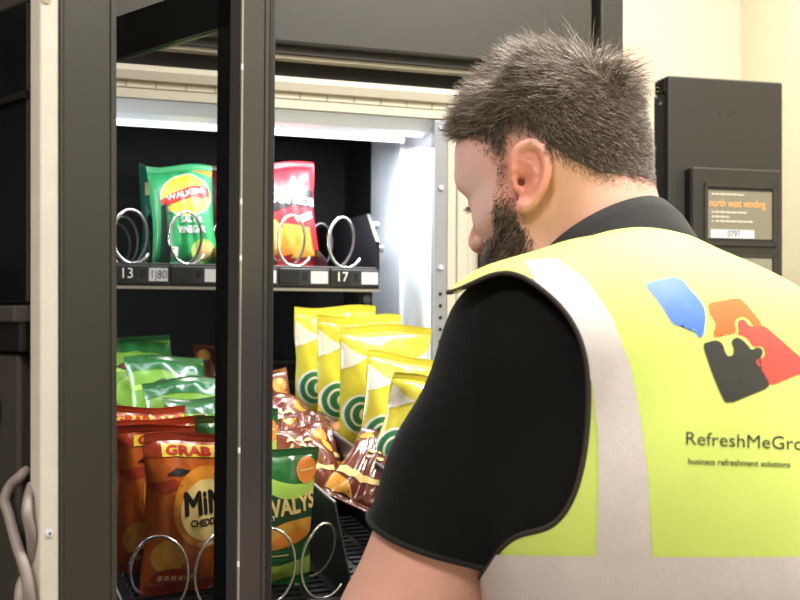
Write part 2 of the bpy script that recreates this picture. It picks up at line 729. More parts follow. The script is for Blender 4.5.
# right jamb: perforated rail and ribbed cream frame
b = MB()
b.box(-.003, .019, -.002, .0125, .12, zh0 - .002, M_RAIL, .001)
z = .2
while z < 1.46:
    b.cyl((.008, -.002, z), (0, 1, 0), .0028, .002, M_HOLE, 10)
    z += .0185
for z in (1.50, 1.625, 1.72):
    b.cyl((.008, -.003, z), (0, 1, 0), .0042, .004, M_SCREW, 12)
b.build('perforated_rail', VM)
b = MB()
b.box(.019, .034, -.004, .03, .12, zh1, M_CREAM, .002)
b.box(.034, .052, -.010, .03, .12, zh1, M_CREAM, .003)
b.box(.052, .071, -.006, .03, .12, zh1, M_CREAM, .003)
b.box(.0335, .0345, -.0045, -.003, .12, zh0, M_TICK)
b.build('door_frame', VM)

# ------------------------------------------------------------------ coils, trays
def coil_points(cx, cz, rx, rz, y0, y1, pitch, tail=True, npt=26):
    P = []
    a = -0.62
    y = y0
    n = int((y1 - y0) / pitch * npt) + npt
    for i in range(n):
        ang = a - 2 * PI * i / npt
        k = 1.0
        yy = y0 + pitch * max(0, i - npt * .55) / npt
        if i < 4 and tail:
            k = 1.0 + 0.10 * (4 - i) / 4
        if yy > y1: break
        P.append((cx + rx * k * math.cos(ang), yy, cz + rz * k * math.sin(ang)))
    return P


def tag_strip(b, x0, x1, z0, z1, y, num=None, price=None):
    """label holder of one lane on the tray's lip: clear channel with a number card and a price card"""
    w = x1 - x0
    h = z1 - z0
    b.box(x0 + .002, x1 - .002, y - .004, y, z0 + h * .22, z1 - h * .1, M_TRAY2, .001)
    cards = ((x0 + w * .06, x0 + w * .40, num, M_TAGD), (x0 + w * .62, x0 + w * .95, price, M_TAGW))
    for (a, c, t, m) in cards:
        b.box(a, c, y - .0052, y - .0035, z0 + h * .30, z1 - h * .2, m)
        if t:
            tm = text2d(t, h * (.56 if len(t) < 3 else .46), 0.0, 'CENTER', .95 if len(t) < 3 else .8)
            shift2d(tm, (a + c) / 2, z0 + h * .40)
            b.add([(v.co.x, y - .0056, v.co.y) for v in tm.verts], [[v.index for v in f.verts] for f in index(tm).faces], M_INK if m is M_TAGW else M_WINK)
            tm.free()
    b.box(x0 + w * .47, x0 + w * .55, y - .0055, y - .003, z0 + h * .45, z1 - h * .25, M_HOLE)


def index(bm):
    bm.verts.index_update()
    return bm


# upper tray
zt1, zt0 = uv(300, 266, .06)[1], uv(300, 291, .06)[1]
uR, lane = uv(379, 280, .06)[0], (uv(379, 280, .06)[0] - uv(113, 280, .06)[0]) / 5
ZT = zt1 - .004
b = MB()
b.box(uR - 8 * lane, uR, .06, .47, ZT - .006, ZT, M_TRAY)
b.box(uR - 8 * lane, uR, .058, .066, zt0, zt1, M_TRAY2, .001)
b.box(uR - 8 * lane, uR, .054, .062, zt0, zt0 + .004, M_BRIGHT)
b.box(uR - 8 * lane, uR, .46, .47, ZT, ZT + .03, M_TRAY)
def wedge(bb, x, y0, y1, z, h, m, t=.002, run=.06, low=.012):
    bb.prism([(y0, z), (y1, z), (y1, z + h), (y0 + run, z + h), (y0, z + low)], 'x', x - t / 2, x + t / 2, m)
wedge(b, uR - .003, .058, .46, ZT, .094, M_TRAY, .006, .05, .045)
b.box(uR + .0, uR + .012, .10, .45, ZT + .005, ZT + .03, M_TRAY)
for y, z in ((.075, .035), (.10, .075), (.12, .02)):
    b.cyl((uR + .004, y, ZT + z), (1, 0, 0), .006, .014, M_RAIL, 10)
b.cyl((uR - .02, .07, zt0 - .012), (0, 1, 0), .007, .02, M_TRAY2, 12)
b.box(uR - .03, uR - .008, .07, .10, zt0 - .03, zt0, M_TRAY)
UT = b.build('tray', VM)
for i in range(8):
    b = MB()
    tag_strip(b, uR - (i + 1) * lane, uR - i * lane, zt0, zt1, .058, str(17 - i) if i in (0, 4) else None, '1|80' if i == 4 else None)
    b.build('price_strip', UT)
for i in range(1, 8):
    b = MB()
    if i in (4,):
        wedge(b, uR - i * lane, .062, .34, ZT, .098, M_TRAY, .003, .04, .03)
    else:
        wedge(b, uR - i * lane, .07, .46, ZT, .035, M_TRAY, .002)
    b.build('divider', UT)
RXU, RZU = .0275, .0405
for i in range(5):
    cx = uR - (i + .5) * lane - lane * .17
    b = MB()
    b.tube(coil_points(cx, ZT + RZU + .003, RXU, RZU, .064, .44, .13), .0024, M_STEEL, 8)
    b.build('coil', UT)

# lower tray, pulled out and tipped a little to the front
TILT = math.radians(9.0)
e = .43
zl = at(300, 598, 1.21).z
LT_M = Matrix.Translation((-.018, -e, zl)) @ Matrix.Rotation(math.radians(5), 4, 'Z') @ Matrix.Rotation(TILT, 4, 'X')
WL = (.15, .11, .115, .115)      # yellow, brown, green, orange lanes from the right
xs_l = [0]
for w in WL: xs_l.append(xs_l[-1] - w)
TL = .76
b = MB()
b.box(xs_l[-1], 0, 0, TL, -.006, 0, M_TRAY)
b.box(xs_l[-1], 0, -.006, 0, -.042, .006, M_TRAY2, .001)
b.box(xs_l[-1], 0, TL - .01, TL, 0, .04, M_TRAY)
for i in range(26):               # slots of the floor
    y = .012 + i * .014
    if y > .34: break
    for k in range(4):
        x0 = xs_l[k + 1]
        for q in range(3):
            b.box(x0 + .012 + q * .034, x0 + .012 + q * .034 + .026, y, y + .007, .0, .0022, M_TRAY)
LT = b.build('tray', VM, LT_M)
for k in (0, 1, 2, 3):
    b = MB()
    h = .092
    wedge(b, xs_l[k], .0, TL - .01, 0, h, M_TRAY, .002, .055, .03)
    b.box(xs_l[k] - .0016, xs_l[k] + .0016, .055, TL - .01, h - .001, h + .0015, M_EDGE)
    b.build('divider', LT)
for k in range(4):
    b = MB()
    tag_strip(b, xs_l[k + 1], xs_l[k], -.04, .002, -.006)
    b.build('price_strip', LT)
for k in (2, 3):
    for s in (-1, 1):
        cx = (xs_l[k] + xs_l[k + 1]) / 2 + s * .029
        b = MB()
        P = coil_points(cx, .043, .0255, .040, .006, .30, .10)
        if s < 0: P = [(2 * cx - p[0], p[1], p[2]) for p in P]
        b.tube(P, .0016, M_STEEL, 8)
        b.build('coil', LT)

# shelf rails that carry the tray inside the cabinet
for (x0, x1) in ((-.012, -.001), (UL + .012, UL + .022)):
    b = MB()
    b.box(x0, x1, .06, .49, zl + .035, zl + .06, M_RAIL)
    b.build('shelf_rail', VM)
b = MB()                                # added, unseen fill strip on the left jamb; brightens the white side liner
b.box(UL + .011, UL + .022, .02, .05, 1.0, 1.70, M_LED)
b.build('added_jamb_fill', VM)
l = bpy.data.lights.new('added_jamb_fill', 'AREA')  # area light of the added fill strip
l.shape = 'RECTANGLE'
l.size = .03
l.size_y = .68
l.energy = 3.0
l.color = (0.86, 0.93, 1.0)
o = bpy.data.objects.new('added_jamb_fill', l)
COL.objects.link(o)
o.matrix_world = MM @ Matrix.Translation((UL + .026, .035, 1.35)) @ Matrix.Rotation(PI / 2 * .0 - PI / 2, 4, 'Z') @ Matrix.Rotation(PI / 2, 4, 'X')

# ------------------------------------------------------------------ glass door, swung open about its left hinge
Pa = at(217, 28, 1.0)
d2 = Vector((-.719, .695, 0)).normalized()
hz = Pa.z
DW = .745
Ph = Vector((Pa.x, Pa.y, 0)) + d2 * (DW - .0376)
ang = math.atan2(-d2.y, -d2.x)
DM = MI @ (Matrix.Translation(Ph) @ Matrix.Rotation(ang, 4, 'Z'))   # x from hinge to free end, +y = inner side
b = MB()
xf = DW
b.box(xf - .0185, xf, .0, .026, .35, hz + .043, M_STILE, .0015)            # aluminium profile of the free end
b.box(xf - .0385, xf - .0185, .0015, .010, .35, hz + .043, M_FRIT)         # black border of the glass
b.box(0, xf - .0185, .0015, .012, hz, hz + .043, M_FRIT)
b.box(0, .04, .0, .026, .35, hz + .043, M_FRIT)
b.box(0, xf - .0185, .0, .026, .33, .39, M_FRIT)
b.box(xf - .0012, xf + .0008, -.0008, .0006, .36, hz + .04, M_BRIGHT)
for z in (1.64, 1.52, 1.47, 1.3, 1.2):
    b.box(xf - .0008, xf + .0009, -.0009, .0006, z, z + .005, M_WINK)
b.box(xf - .004, xf + .0005, .026, .030, .36, hz + .042, M_STILE)
GD = b.build('glass_door', VM, DM)
b = MB()
b.box(.04, xf - .0385, .003, .007, .39, hz, M_GLASS)
b.build('glass_pane', GD)
b = MB()
b.box(xf - .022, xf - .001, .030, .040, .36, hz + .04, M_RUBBER, .003)
b.build('door_gasket', GD)
for z in (.45, 1.6):
    b = MB()
    b.cyl((-.004, .013, z), (0, 0, 1), .009, .08, M_DGREY, 14)
    b.box(-.004, .03, .008, .018, z - .03, z + .03, M_DGREY)
    b.build('hinge', GD)

# ------------------------------------------------------------------ payment door on the right
Pp = at(668, 318, 1.9)
yaw = math.radians(14)
PM = MI @ (Matrix.Translation((Pp.x, Pp.y, 0)) @ Matrix.Rotation(yaw, 4, 'Z'))
S = .224 / 115
ztop = at(668, 75, 1.9).z
def px(x): return (x - 668) * S
def pz(y): return ztop - (y - 75) * 1.9 / FPX
b = MB()
b.box(0, .224, 0, .045, .75, ztop, M_GREY, .003)
b.box(.002, .006, .01, .04, .76, ztop - .012, M_BLACK)
for q in range(5):
    b.box(-.004, 0, .006 + q * .008, .010 + q * .008, ztop - .028, ztop - .004, M_BLACK)
b.box(-.004, .001, .012, .045, .76, ztop - .03, M_BLACK)
for (x, y) in ((718, 111), (727, 113), (733, 108), (739, 108)):
    b.cyl((px(x), -.0005, pz(y)), (0, 1, 0), .0012, .002, M_HOLE, 8)
b.cyl((-.0045, .02, pz(102)), (1, 0, 0), .003, .002, M_RAIL, 10)
PD = b.build('payment_door', VM, PM)
b = MB()
b.box(px(686), px(774), -.022, 0, .9, pz(168), M_GREY, .003)
b.box(px(684), px(687), -.020, 0, .9, pz(170), M_BLACK)
PP = b.build('payment_panel', PD)
b = MB()
def frame(b, x0, x1, y0, y1, w, yy, m):
    b.box(px(x0), px(x1), yy - .003, yy, pz(y0) - w, pz(y0), m)
    b.box(px(x0), px(x1), yy - .003, yy, pz(y1), pz(y1) + w, m)
    b.box(px(x0), px(x0) + w, yy - .003, yy, pz(y1), pz(y0), m)
    b.box(px(x1) - w, px(x1), yy - .003, yy, pz(y1), pz(y0), m)
frame(b, 697, 768, 184, 246, .006, -.022, M_DGREY)
b.box(px(700), px(764), -.0235, -.022, pz(239), pz(191), M_DISP)
b.box(px(703), px(746), -.0245, -.0235, pz(238.5), pz(230), M_TAGW)
def ptext(b, s, x0, x1, ybase, h, m, yy=-.0242, bold=0.0):
    bm = text2d(s, 1.0, bold)
    xs = [v.co.x for v in bm.verts]
    w = max(xs) - min(xs)
    sx = (px(x1) - px(x0)) / w
    sy = h * S / .72
    index(bm)
    b.add([(px(x0) + (v.co.x - min(xs)) * sx, yy, pz(ybase) + v.co.y * sy) for v in bm.verts], [[v.index for v in f.verts] for f in bm.faces], m)
    bm.free()
ptext(b, 'north west vending', 702, 757, 207, 7.0, M_ORANGE)
for (x0, x1, y) in ((704, 736, 195.5), (704, 738, 213.5), (704, 721, 218), (708, 745, 222.5), (704, 705.5, 222.5)):
    q = x0
    while q < x1 - .5:                    # words too small to read: short pale dashes
        w_ = min(2.0 + 3.2 * abs(math.sin(q * 1.7)), x1 - q)
        b.box(px(q), px(q + w_), -.0242, -.0235, pz(y), pz(y - 1.7), M_LINE)
        q += w_ + .9
ptext(b, '0797', 719, 732, 237, 5.5, M_INK, yy=-.0248)
b.build('name_label', PP)
b = MB()
frame(b, 697, 768, 254, 330, .006, -.022, M_DGREY)
b.box(px(702), px(764), -.0235, -.022, pz(325), pz(258), M_DISP2)
def pline(pts):
    for (a, c) in zip(pts[:-1], pts[1:]):
        b.tube([(px(a[0]), -.0238, pz(a[1])), (px(c[0]), -.0238, pz(c[1]))], .0008, M_LINE, 5)
pline([(712, 262), (716, 264), (716, 272), (720, 272)])
pline([(722, 270), (731, 270), (731, 284), (722, 284), (722, 270)])
pline([(745, 276), (752, 276), (752, 300)])
pline([(738, 284), (752, 284)])
pline([(738, 284), (738, 300), (752, 300)])
b.build('instruction_window', PP)
for z in (1.0, 1.12):
    b = MB()
    Q = PM.inverted() @ Vector((.31, .02, z))
    b.tube([Q, (-.03, .05, z), (.01, .03, z)], .012, M_DGREY, 10)
    b.build('hinge_arm', PD)

# ------------------------------------------------------------------ the neighbouring machine, its door open towards the camera
nI = Vector((-.69, -.72, 0)).normalized()
dd = Vector((-.719, .695, 0)).normalized()
Q0 = at(60, 318, .9)
Q0.z = 0
ND_W = .60
hp = Q0 + dd * ND_W
NA = math.atan2(-dd.y, -dd.x)
NDM = Matrix.Translation((Q0.x, Q0.y, 1.42)) @ Matrix.Rotation(math.radians(-0.6), 4, 'Y') @ Matrix.Translation((-Q0.x, -Q0.y, -1.42)) @ Matrix.Translation(hp) @ Matrix.Rotation(NA, 4, 'Z')   # x from hinge to free end; +y away from inner side
NF = (MI @ hp)
NMAT = MM @ Matrix.Translation((-.83, NF.y + .03, 0))
NV = empty('vending_machine', NMAT, 'neighbouring machine whose cream edged door stands open at the photo\'s far left side', 'vending machine')
NI = NMAT.inverted()
b = MB()
b.box(-.80, -.76, 0, .70, .08, 1.95, M_SHELL)
b.box(-.04, -.005, 0, .70, .08, 1.95, M_SHELL)
b.box(-.80, -.005, .67, .70, .08, 1.95, M_SHELL)
b.box(-.80, -.005, 0, .70, 1.92, 1.95, M_SHELL)
b.box(-.80, -.005, 0, .70, .08, .35, M_SHELL)
for z in (.7, 1.1, 1.5):
    b.box(-.76, -.04, .1, .67, z, z + .02, M_LINER)
for x in (-.75, -.07):
    for y in (.06, .64):
        b.cyl((x, y, .04), (0, 0, 1), .025, .08, M_RUBBER)
b.build('cabinet', NV)
b = MB()
tk = .051
b.box(0, ND_W, 0.0, tk, .3, 1.86, M_GREY, .004)
b.box(ND_W - .0015, ND_W + .001, tk - .004, tk + .001, .3, 1.86, M_DGREY)
b.box(ND_W - .0015, ND_W + .0006, .0, .0025, .3, 1.86, M_DGREY)
ND = b.build('door', NV, NI @ NDM)
b = MB()
b.box(ND_W - .018, ND_W - .001, -.017, .0, .31, 1.85, M_CREAM2, .0015)
zs = at(55, 532, .9).z
b.cyl((ND_W - .001, -.009, zs), (1, 0, 0), .0032, .0016, M_SCREW, 14)
b.cyl((ND_W - .0005, -.009, zs), (1, 0, 0), .001, .0022, M_DGREY, 8)
zs = at(47, 1, .9).z
b.cyl((ND_W - .001, -.012, zs), (1, 0, 0), .0045, .0016, M_TICK, 14)
b.build('door_gasket', ND)
zb = at(15, 317, .92).z
b = MB()
b.box(.03, ND_W - .024, -.016, 0, zb + .012, 1.83, M_SMOKE, .002)
b.box(.03, ND_W - .022, -.020, 0, 1.60, 1.606, M_BLACK)
b.box(.03, ND_W - .022, -.018, 0, 1.68, 1.84, M_DGREY, .002)
b.build('dark_panel', ND)
b = MB()
b.box(.03, ND_W - .020, -.030, 0, zb - .004, zb + .010, M_STILE, .002)
b.box(.03, ND_W - .022, -.024, 0, zb - .028, zb - .004, M_BLACK, .001)
b.build('ledge', ND)
b = MB()
b.box(.03, ND_W - .032, -.020, 0, .36, zb - .03, M_DGREY, .003)
b.box(ND_W - .075, ND_W - .0625, -.026, -.018, at(2, 412, .93).z - .012, at(2, 412, .93).z + .012, M_BLACK, .002)
b.build('lower_panel', ND)
# flat grey cable hanging in a loop inside the door
def ribbon(b, pts, w, t, m, nrm=Vector((0, 1, 0))):
    pts = [Vector(p) for p in pts]
    V, F = [], []
    for i, p in enumerate(pts):
        a, c = pts[max(i - 1, 0)], pts[min(i + 1, len(pts) - 1)]
        T = (c - a).normalized()
        s = T.cross(nrm).normalized()
        n2 = s.cross(T)
        for (x, y) in ((-1, -1), (1, -1), (1, 1), (-1, 1)):
            V.append(p + s * w * x + n2 * t * y)
    for i in range(len(pts) - 1):
        for k in range(4):
            F.append([i * 4 + k, i * 4 + (k + 1) % 4, i * 4 + 4 + (k + 1) % 4, i * 4 + 4 + k])
    F += [[3, 2, 1, 0], [(len(pts) - 1) * 4 + k for k in range(4)]]
    b.add(V, F, m, True)
def catmull(P, n=8):
    P = [Vector(p) for p in P]
    out = []
    for i in range(len(P) - 1):
        p0, p1, p2, p3 = P[max(i - 1, 0)], P[i], P[i + 1], P[min(i + 2, len(P) - 1)]
        for k in range(n):
            t = k / n
            out.append(.5 * ((2 * p1) + (p2 - p0) * t + (2 * p0 - 5 * p1 + 4 * p2 - p3) * t * t + (3 * p1 - p0 - 3 * p2 + p3) * t ** 3))
    out.append(P[-1])
    return out
NDI = NDM.inverted()
def onpanel(x, y, off):
    """the point of the door's inner face (local y = -off) seen at that pixel"""
    d = NDI.to_3x3() @ ray(x, y)
    c = NDI @ CAM
    t = (-off - c.y) / d.y
    return c + d * t
b = MB()
b.tube(catmull([onpanel(26, 470, 0.012), onpanel(21, 476, 0.018), onpanel(11, 485, 0.022), onpanel(5, 500, 0.026), onpanel(9, 515, 0.026), onpanel(17, 545, 0.028), onpanel(25, 570, 0.028), onpanel(30, 600, 0.026), onpanel(33, 640, 0.018)]), .0045, M_CABLE, 10)
b.tube(catmull([onpanel(32, 485, 0.014), onpanel(28, 500, 0.022), onpanel(27, 515, 0.026), onpanel(31, 535, 0.022), onpanel(33, 560, 0.016)]), .0042, M_CABLE, 10)
b.tube(catmull([onpanel(27, 575, 0.016), onpanel(21, 585, 0.024), onpanel(19, 610, 0.028), onpanel(23, 650, 0.018)]), .0042, M_CABLE, 10)
b.build('cable', ND)
# ------------------------------------------------------------------ crisp bags
def foil(name, col, rough=.3, bump=.35, coat=.5, noise=.08):
    return mat(name, col, rough, 0.0, noise=noise, nscale=18, bump=bump, bscale=55, coat=coat, bdist=.004)


F_GREEN, F_TEAL = foil('foil_green', '2f9a5a', .42, .35, .2), foil('foil_teal', '1f6a55', .22, .7, .8)
F_RED, F_MAROON = foil('foil_red', 'b81e26', .42, .35, .2), foil('foil_maroon', '5a1a20')
F_ORANGE, F_AMBER = foil('foil_orange', 'c4601c'), foil('foil_amber', 'e0902a')
F_DRED = foil('foil_brick_red', 'a83a1c')
F_LIME, F_LEAF = foil('foil_lime', '76a83a'), foil('foil_leaf', '286c36')
F_DGREEN = foil('foil_dark_green', '1c4a28')
F_BROWN, F_GOLD = foil('foil_chocolate', '6e3526', .2, .6, .9), foil('foil_gold', 'e0a040', .25, .4, .8)
F_YELLOW, F_WHITE = foil('foil_yellow', 'd6cc44'), foil('foil_white', 'ece8dc')
F_INNER = foil('foil_silver', 'a8a8a4', .25)
I_RED, I_YEL, I_BLK, I_WHT = mat('ink_red', 'c8281e', .4, noise=0), mat('ink_yellow', 'ecd43a', .4, noise=0), mat('ink_black', '141210', .4, noise=0), mat('ink_white', 'f0efe8', .4, noise=0)
I_GRN, I_DGR, I_ORG, I_CREAM = mat('ink_green', '2c7c52', .4, noise=0), mat('ink_dark_green', '1e4a2c', .4, noise=0), mat('ink_orange', 'e58a34', .4, noise=.1), mat('ink_cream', 'e9cf86', .4, noise=.08)
I_LIME, I_CRISP, I_DRED = mat('ink_lime', 'a8d65a', .4, noise=.06), mat('ink_crisp', 'd8a040', .45, noise=.2, nscale=60), mat('ink_dark_red', '8c1c1c', .4, noise=0)
I_PINK = mat('ink_peach', 'f0c090', .4, noise=.05)


class Bag:
    """pillow pouch: x across, z up, y = thickness (front is -y); 0,0,0 at the bottom middle"""

    def __init__(self, W, H, T, seed, base, seal=None, lean=0.0, slump=0.0, crush=1.0, twist=0.0, foot=0.0):
        self.W, self.H, self.T = W, H, T
        r = np.random.default_rng(seed)
        self.ph = r.uniform(0, 6.28, 12)
        self.fr = r.uniform(3, 9, 12)
        self.am = r.uniform(.5, 1, 12)
        self.lean, self.slump, self.twist, self.crush, self.foot = lean, slump, twist, crush, foot
        self.m = MB()
        self.base, self.seal = base, seal or base
        nx, nz = 44, 56
        V, F, S = [], [], []
        for side in (-1, 1):
            o = len(V)
            for j in range(nz + 1):
                for i in range(nx + 1):
                    s, t = -1 + 2 * i / nx, j / nz
                    V.append(self.pt(s, t, side))
            for j in range(nz):
                for i in range(nx):
                    q = [o + j * (nx + 1) + i, o + j * (nx + 1) + i + 1, o + (j + 1) * (nx + 1) + i + 1, o + (j + 1) * (nx + 1) + i]
                    F.append(q if side < 0 else q[::-1])
                    S.append(j < nz * .05 or j >= nz * .945)
        A = [f for f, q in zip(F, S) if not q]
        B = [f for f, q in zip(F, S) if q]
        self.m.add(V, A, self.base, True)
        self.m.add(V, B, self.seal, True)

    def half(self, s, t):
        p = max(0.0, 1 - abs(s) ** 2.6) ** .62
        tt = min(max((t - .05) / .9, 0), 1)
        q = max(0.0, math.sin(PI * tt)) ** .55
        h = self.T / 2 * p * q
        w = 0
        edge = math.exp(-((1 - tt) / .16)) + math.exp(-(tt / .16))
        for k in range(5):
            w += self.am[k] * math.sin(self.fr[k] * 1.6 * s + self.ph[k] + 2 * math.sin(3 * t + self.ph[k + 5])) * edge
        for k in range(5, 10):
            w += .30 * self.am[k] * math.sin(self.fr[k] * t * 1.2 + self.ph[k] + self.fr[k - 5] * s * .55)
        h += self.T * .05 * self.crush * w * min(1, p * 1.6) * min(1, q * 2)
        h += self.T * .02 * self.crush * math.sin(2.3 * self.fr[3] * s + 1.9 * self.fr[4] * t + self.ph[2]) * p * q
        return max(h, .0005)

    def pt(self, s, t, side, off=0.0):
        tt = min(max((t - .05) / .9, 0), 1)
        w = self.W / 2 * (1 - .07 * math.sin(PI * tt) + .012 * self.crush * math.sin(self.fr[0] * t * 2 + self.ph[0]))
        h = self.half(s, t)
        if t < .05 or t > .945:
            h = .0006 + .0006 * math.sin(t * 900)
        y = side * (h + off)
        x, z = s * w, t * self.H
        z += self.H * .012 * self.crush * math.sin(3.3 * s + self.ph[4]) * (t ** 2)
        # top bends over, body leans
        y += self.slump * (t ** 2.2) * self.H + self.lean * z + .006 * self.crush * math.sin(2.6 * s + self.ph[6]) * max(0, t - .75) * 4
        a = self.twist * (t - .3)
        x, y = x * math.cos(a) - y * math.sin(a), x * math.sin(a) + y * math.cos(a)
        return (x, y, z)

    def print(self, bm, m, lay=1, side=-1, step=.0042):
        """lay a flat shape (x, z metres on the bag's front, 0,0 at the bottom middle) on the surface"""
        cut2d(bm, step)
        index(bm)
        V = []
        for v in bm.verts:
            t = min(max(v.co.y / self.H, 0), 1)
            tt = min(max((t - .05) / .9, 0), 1)
            w = self.W / 2 * (1 - .07 * math.sin(PI * tt) + .012 * self.crush * math.sin(self.fr[0] * t * 2 + self.ph[0]))
            s = min(max(v.co.x / w, -.995), .995)
            V.append(self.pt(s, t, side, .0006 * lay))
        F = [[v.index for v in f.verts] for f in bm.faces]
        # keep faces turned outwards
        self.m.add(V, [f if side < 0 else f[::-1] for f in F], m, True)
        bm.free()

    def text(self, s, x, z, size, m, lay=2, bold=0.0, rot=0.0, sx=1.0, width=None, shear=0.0):
        bm = text2d(s, size, bold * size, 'CENTER', sx, shear)
        if width:
            xs = [v.co.x for v in bm.verts]
            k = width / (max(xs) - min(xs))
            for v in bm.verts: v.co.x *= k
        shift2d(bm, x, z, rot)
        self.print(bm, m, lay, step=.0035)

    def link(self, M, label, group, name='crisp_packet', cat='crisp packet'):
        o = self.m.build(name, None, M)
        return tag(o, label, cat, group)


def band(pts): return poly2d(pts)


def wavy(x0, x1, z0, z1, amp, n=16, ph=0.0, lower=True):
    up = [(x0 + (x1 - x0) * i / n, z1 + amp * math.sin(i / n * 5 + ph)) for i in range(n + 1)]
    lo = [(x0 + (x1 - x0) * i / n, z0 + (amp * math.sin(i / n * 5 + ph + .6) if lower else 0)) for i in range(n + 1)]
    return poly2d(up + lo[::-1])


def place(base, x, y, z, yaw=0.0, pitch=0.0, roll=0.0):
    return MM @ base @ Matrix.Translation((x, y, z)) @ Matrix.Rotation(yaw, 4, 'Z') @ Matrix.Rotation(pitch, 4, 'X') @ Matrix.Rotation(roll, 4, 'Y')


I4 = Matrix.Identity(4)
RD = math.radians


def cheddar(seed, H=.172, W=.118, **k):
    b = Bag(W, H, .045, seed, F_ORANGE, F_DRED, **k)
    w = W / 2
    b.print(poly2d([(-w * .99, H * .86), (w * .99, H * .86), (w * .99, H * .95), (-w * .99, H * .95)]), F_DRED, 1)
    b.print(poly2d([(-w * .70, H * .865), (w * .97, H * .865), (w * .97, H * .935), (-w * .70, H * .935)]), I_YEL, 2)
    b.text('GRAB BAG', w * .13, H * .876, .0125, I_RED, 3, .05, width=w * 1.5)
    b.print(ellipse2d(.006, H * .56, .037, .044), F_AMBER, 1)
    b.print(ellipse2d(.006, H * .545, .030, .033), I_CREAM, 2)
    b.print(poly2d([(-.038, H * .765), (-.027, H * .80), (-.012, H * .79), (-.022, H * .755)]), I_BLK, 2)
    b.print(poly2d([(-.06, H * .7), (-.03, H * .74), (-.02, H * .70), (-.045, H * .64)]), F_DRED, 1)
    b.text('MiNi', .006, H * .53, .034, I_BLK, 3, .04, RD(3), width=.052)
    b.text('CHEDDARS', .007, H * .455, .0105, I_BLK, 3, .04, RD(3), width=.040)
    b.text('ORIGINAL', .008, H * .325, .006, I_WHT, 3, .02, RD(2), width=.024)
    b.print(ellipse2d(-.033, H * .25, .017, .019), I_CRISP, 1)
    b.print(ellipse2d(.036, H * .30, .015, .016), I_CRISP, 1)
    b.print(poly2d([(.016, H * .08), (.014, H * .25), (.040, H * .27), (.046, H * .12)]), I_ORG, 2)
    b.print(ellipse2d(-.024, H * .11, .026, .011), F_DRED, 2)
    for q in range(6):
        b.print(poly2d([(-.042 + q * .007, H * .095), (-.037 + q * .007, H * .095), (-.037 + q * .007, H * .13), (-.042 + q * .007, H * .125)]), I_PINK, 3)
    return b


def greenpack(seed, H=.165, W=.118, **k):
    b = Bag(W, H, .045, seed, F_LIME, F_LEAF, **k)
    w = W / 2
    b.print(wavy(-w * .98, w * .98, H * .80, H * .94, .004), F_LEAF, 1)
    b.print(wavy(-w * .98, w * .98, H * .06, H * .22, .005, ph=1), F_DGREEN, 1)
    b.print(wavy(-w * .9, w * .9, H * .62, H * .66, .003, ph=2), I_LIME, 1)
    b.print(poly2d([(-.030, H * .66), (-.012, H * .72), (.006, H * .68), (-.012, H * .61)]), I_BLK, 2)
    b.print(poly2d([(-.024, H * .66), (-.012, H * .695), (.0, H * .675), (-.012, H * .63)]), I_DRED, 3)
    b.print(ellipse2d(.045, H * .62, .010, .016), I_PINK, 2)
    b.print(ellipse2d(.0, H * .40, .036, .026), I_LIME, 2)
    return b


def twist_green(seed, H=.152, W=.100, **k):
    b = Bag(W, H, .04, seed, F_LEAF, F_LEAF, **k)
    w = W / 2
    b.print(wavy(-w * .98, w * .98, H * .70, H * .80, .006, ph=.8), I_LIME, 1)
    b.print(wavy(-w * .98, w * .98, H * .50, H * .69, .008, ph=.8), I_DGR, 1.5)
    b.text('WALYS', .018, H * .555, .026, I_CREAM, 3, .04, RD(9), width=.062)
    b.text('BAKERY', -.012, H * .50, .008, I_WHT, 3, .02, RD(8), width=.026)
    b.print(ellipse2d(.036, H * .85, .012, .014), I_ORG, 2)
    b.print(poly2d([(.028, H * .845), (.044, H * .85), (.044, H * .862), (.028, H * .857)]), I_CREAM, 3)
    b.print(ellipse2d(.016, H * .40, .036, .014, rot=RD(18)), I_CRISP, 2.3)
    b.print(ellipse2d(.020, H * .37, .022, .007, rot=RD(14)), I_ORG, 3)
    b.print(wavy(-w * .98, w * .98, H * .05, H * .20, .006, ph=2), I_LIME, 1)
    for q in range(5):
        b.print(poly2d([(-.02, H * .20 + q * .005), (.02, H * .205 + q * .005), (.02, H * .215 + q * .005), (-.02, H * .21 + q * .005)]), I_CREAM if q % 2 else I_GRN, 2)
    return b


def choc(seed, H=.125, W=.105, T=.042, **k):
    b = Bag(W, H, T, seed, F_BROWN, F_BROWN, crush=2.0, **k)
    w = W / 2
    b.print(poly2d([(-w * .95, H * .06), (-w * .2, H * .06), (-w * .55, H * .20), (-w * .95, H * .26)]), F_GOLD, 1)
    b.print(poly2d([(w * .3, H * .08), (w * .95, H * .06), (w * .95, H * .34), (w * .6, H * .22)]), F_GOLD, 1)
    b.print(wavy(-w * .9, w * .7, H * .26, H * .33, .004, ph=2), I_CREAM, 2)
    b.print(ellipse2d(w * .62, H * .80, .012, .011), I_ORG, 1)
    b.print(ellipse2d(w * .70, H * .62, .009, .012), I_CRISP, 2)
    b.print(ellipse2d(-w * .74, H * .86, .009, .009), F_GOLD, 1)
    for q in range(2):
        for c in range(3):
            x0 = -.024 + c * .013 + q * .002
            z0 = H * (.60 - q * .085) + c * .002
            b.print(poly2d([(x0, z0), (x0 + .010 - .005 * ((q + c) % 2), z0 + .001), (x0 + .008 - .003 * ((q + c) % 2), z0 + .006), (x0 + .003, z0 + .0055)]), I_CREAM, 3)
    return b


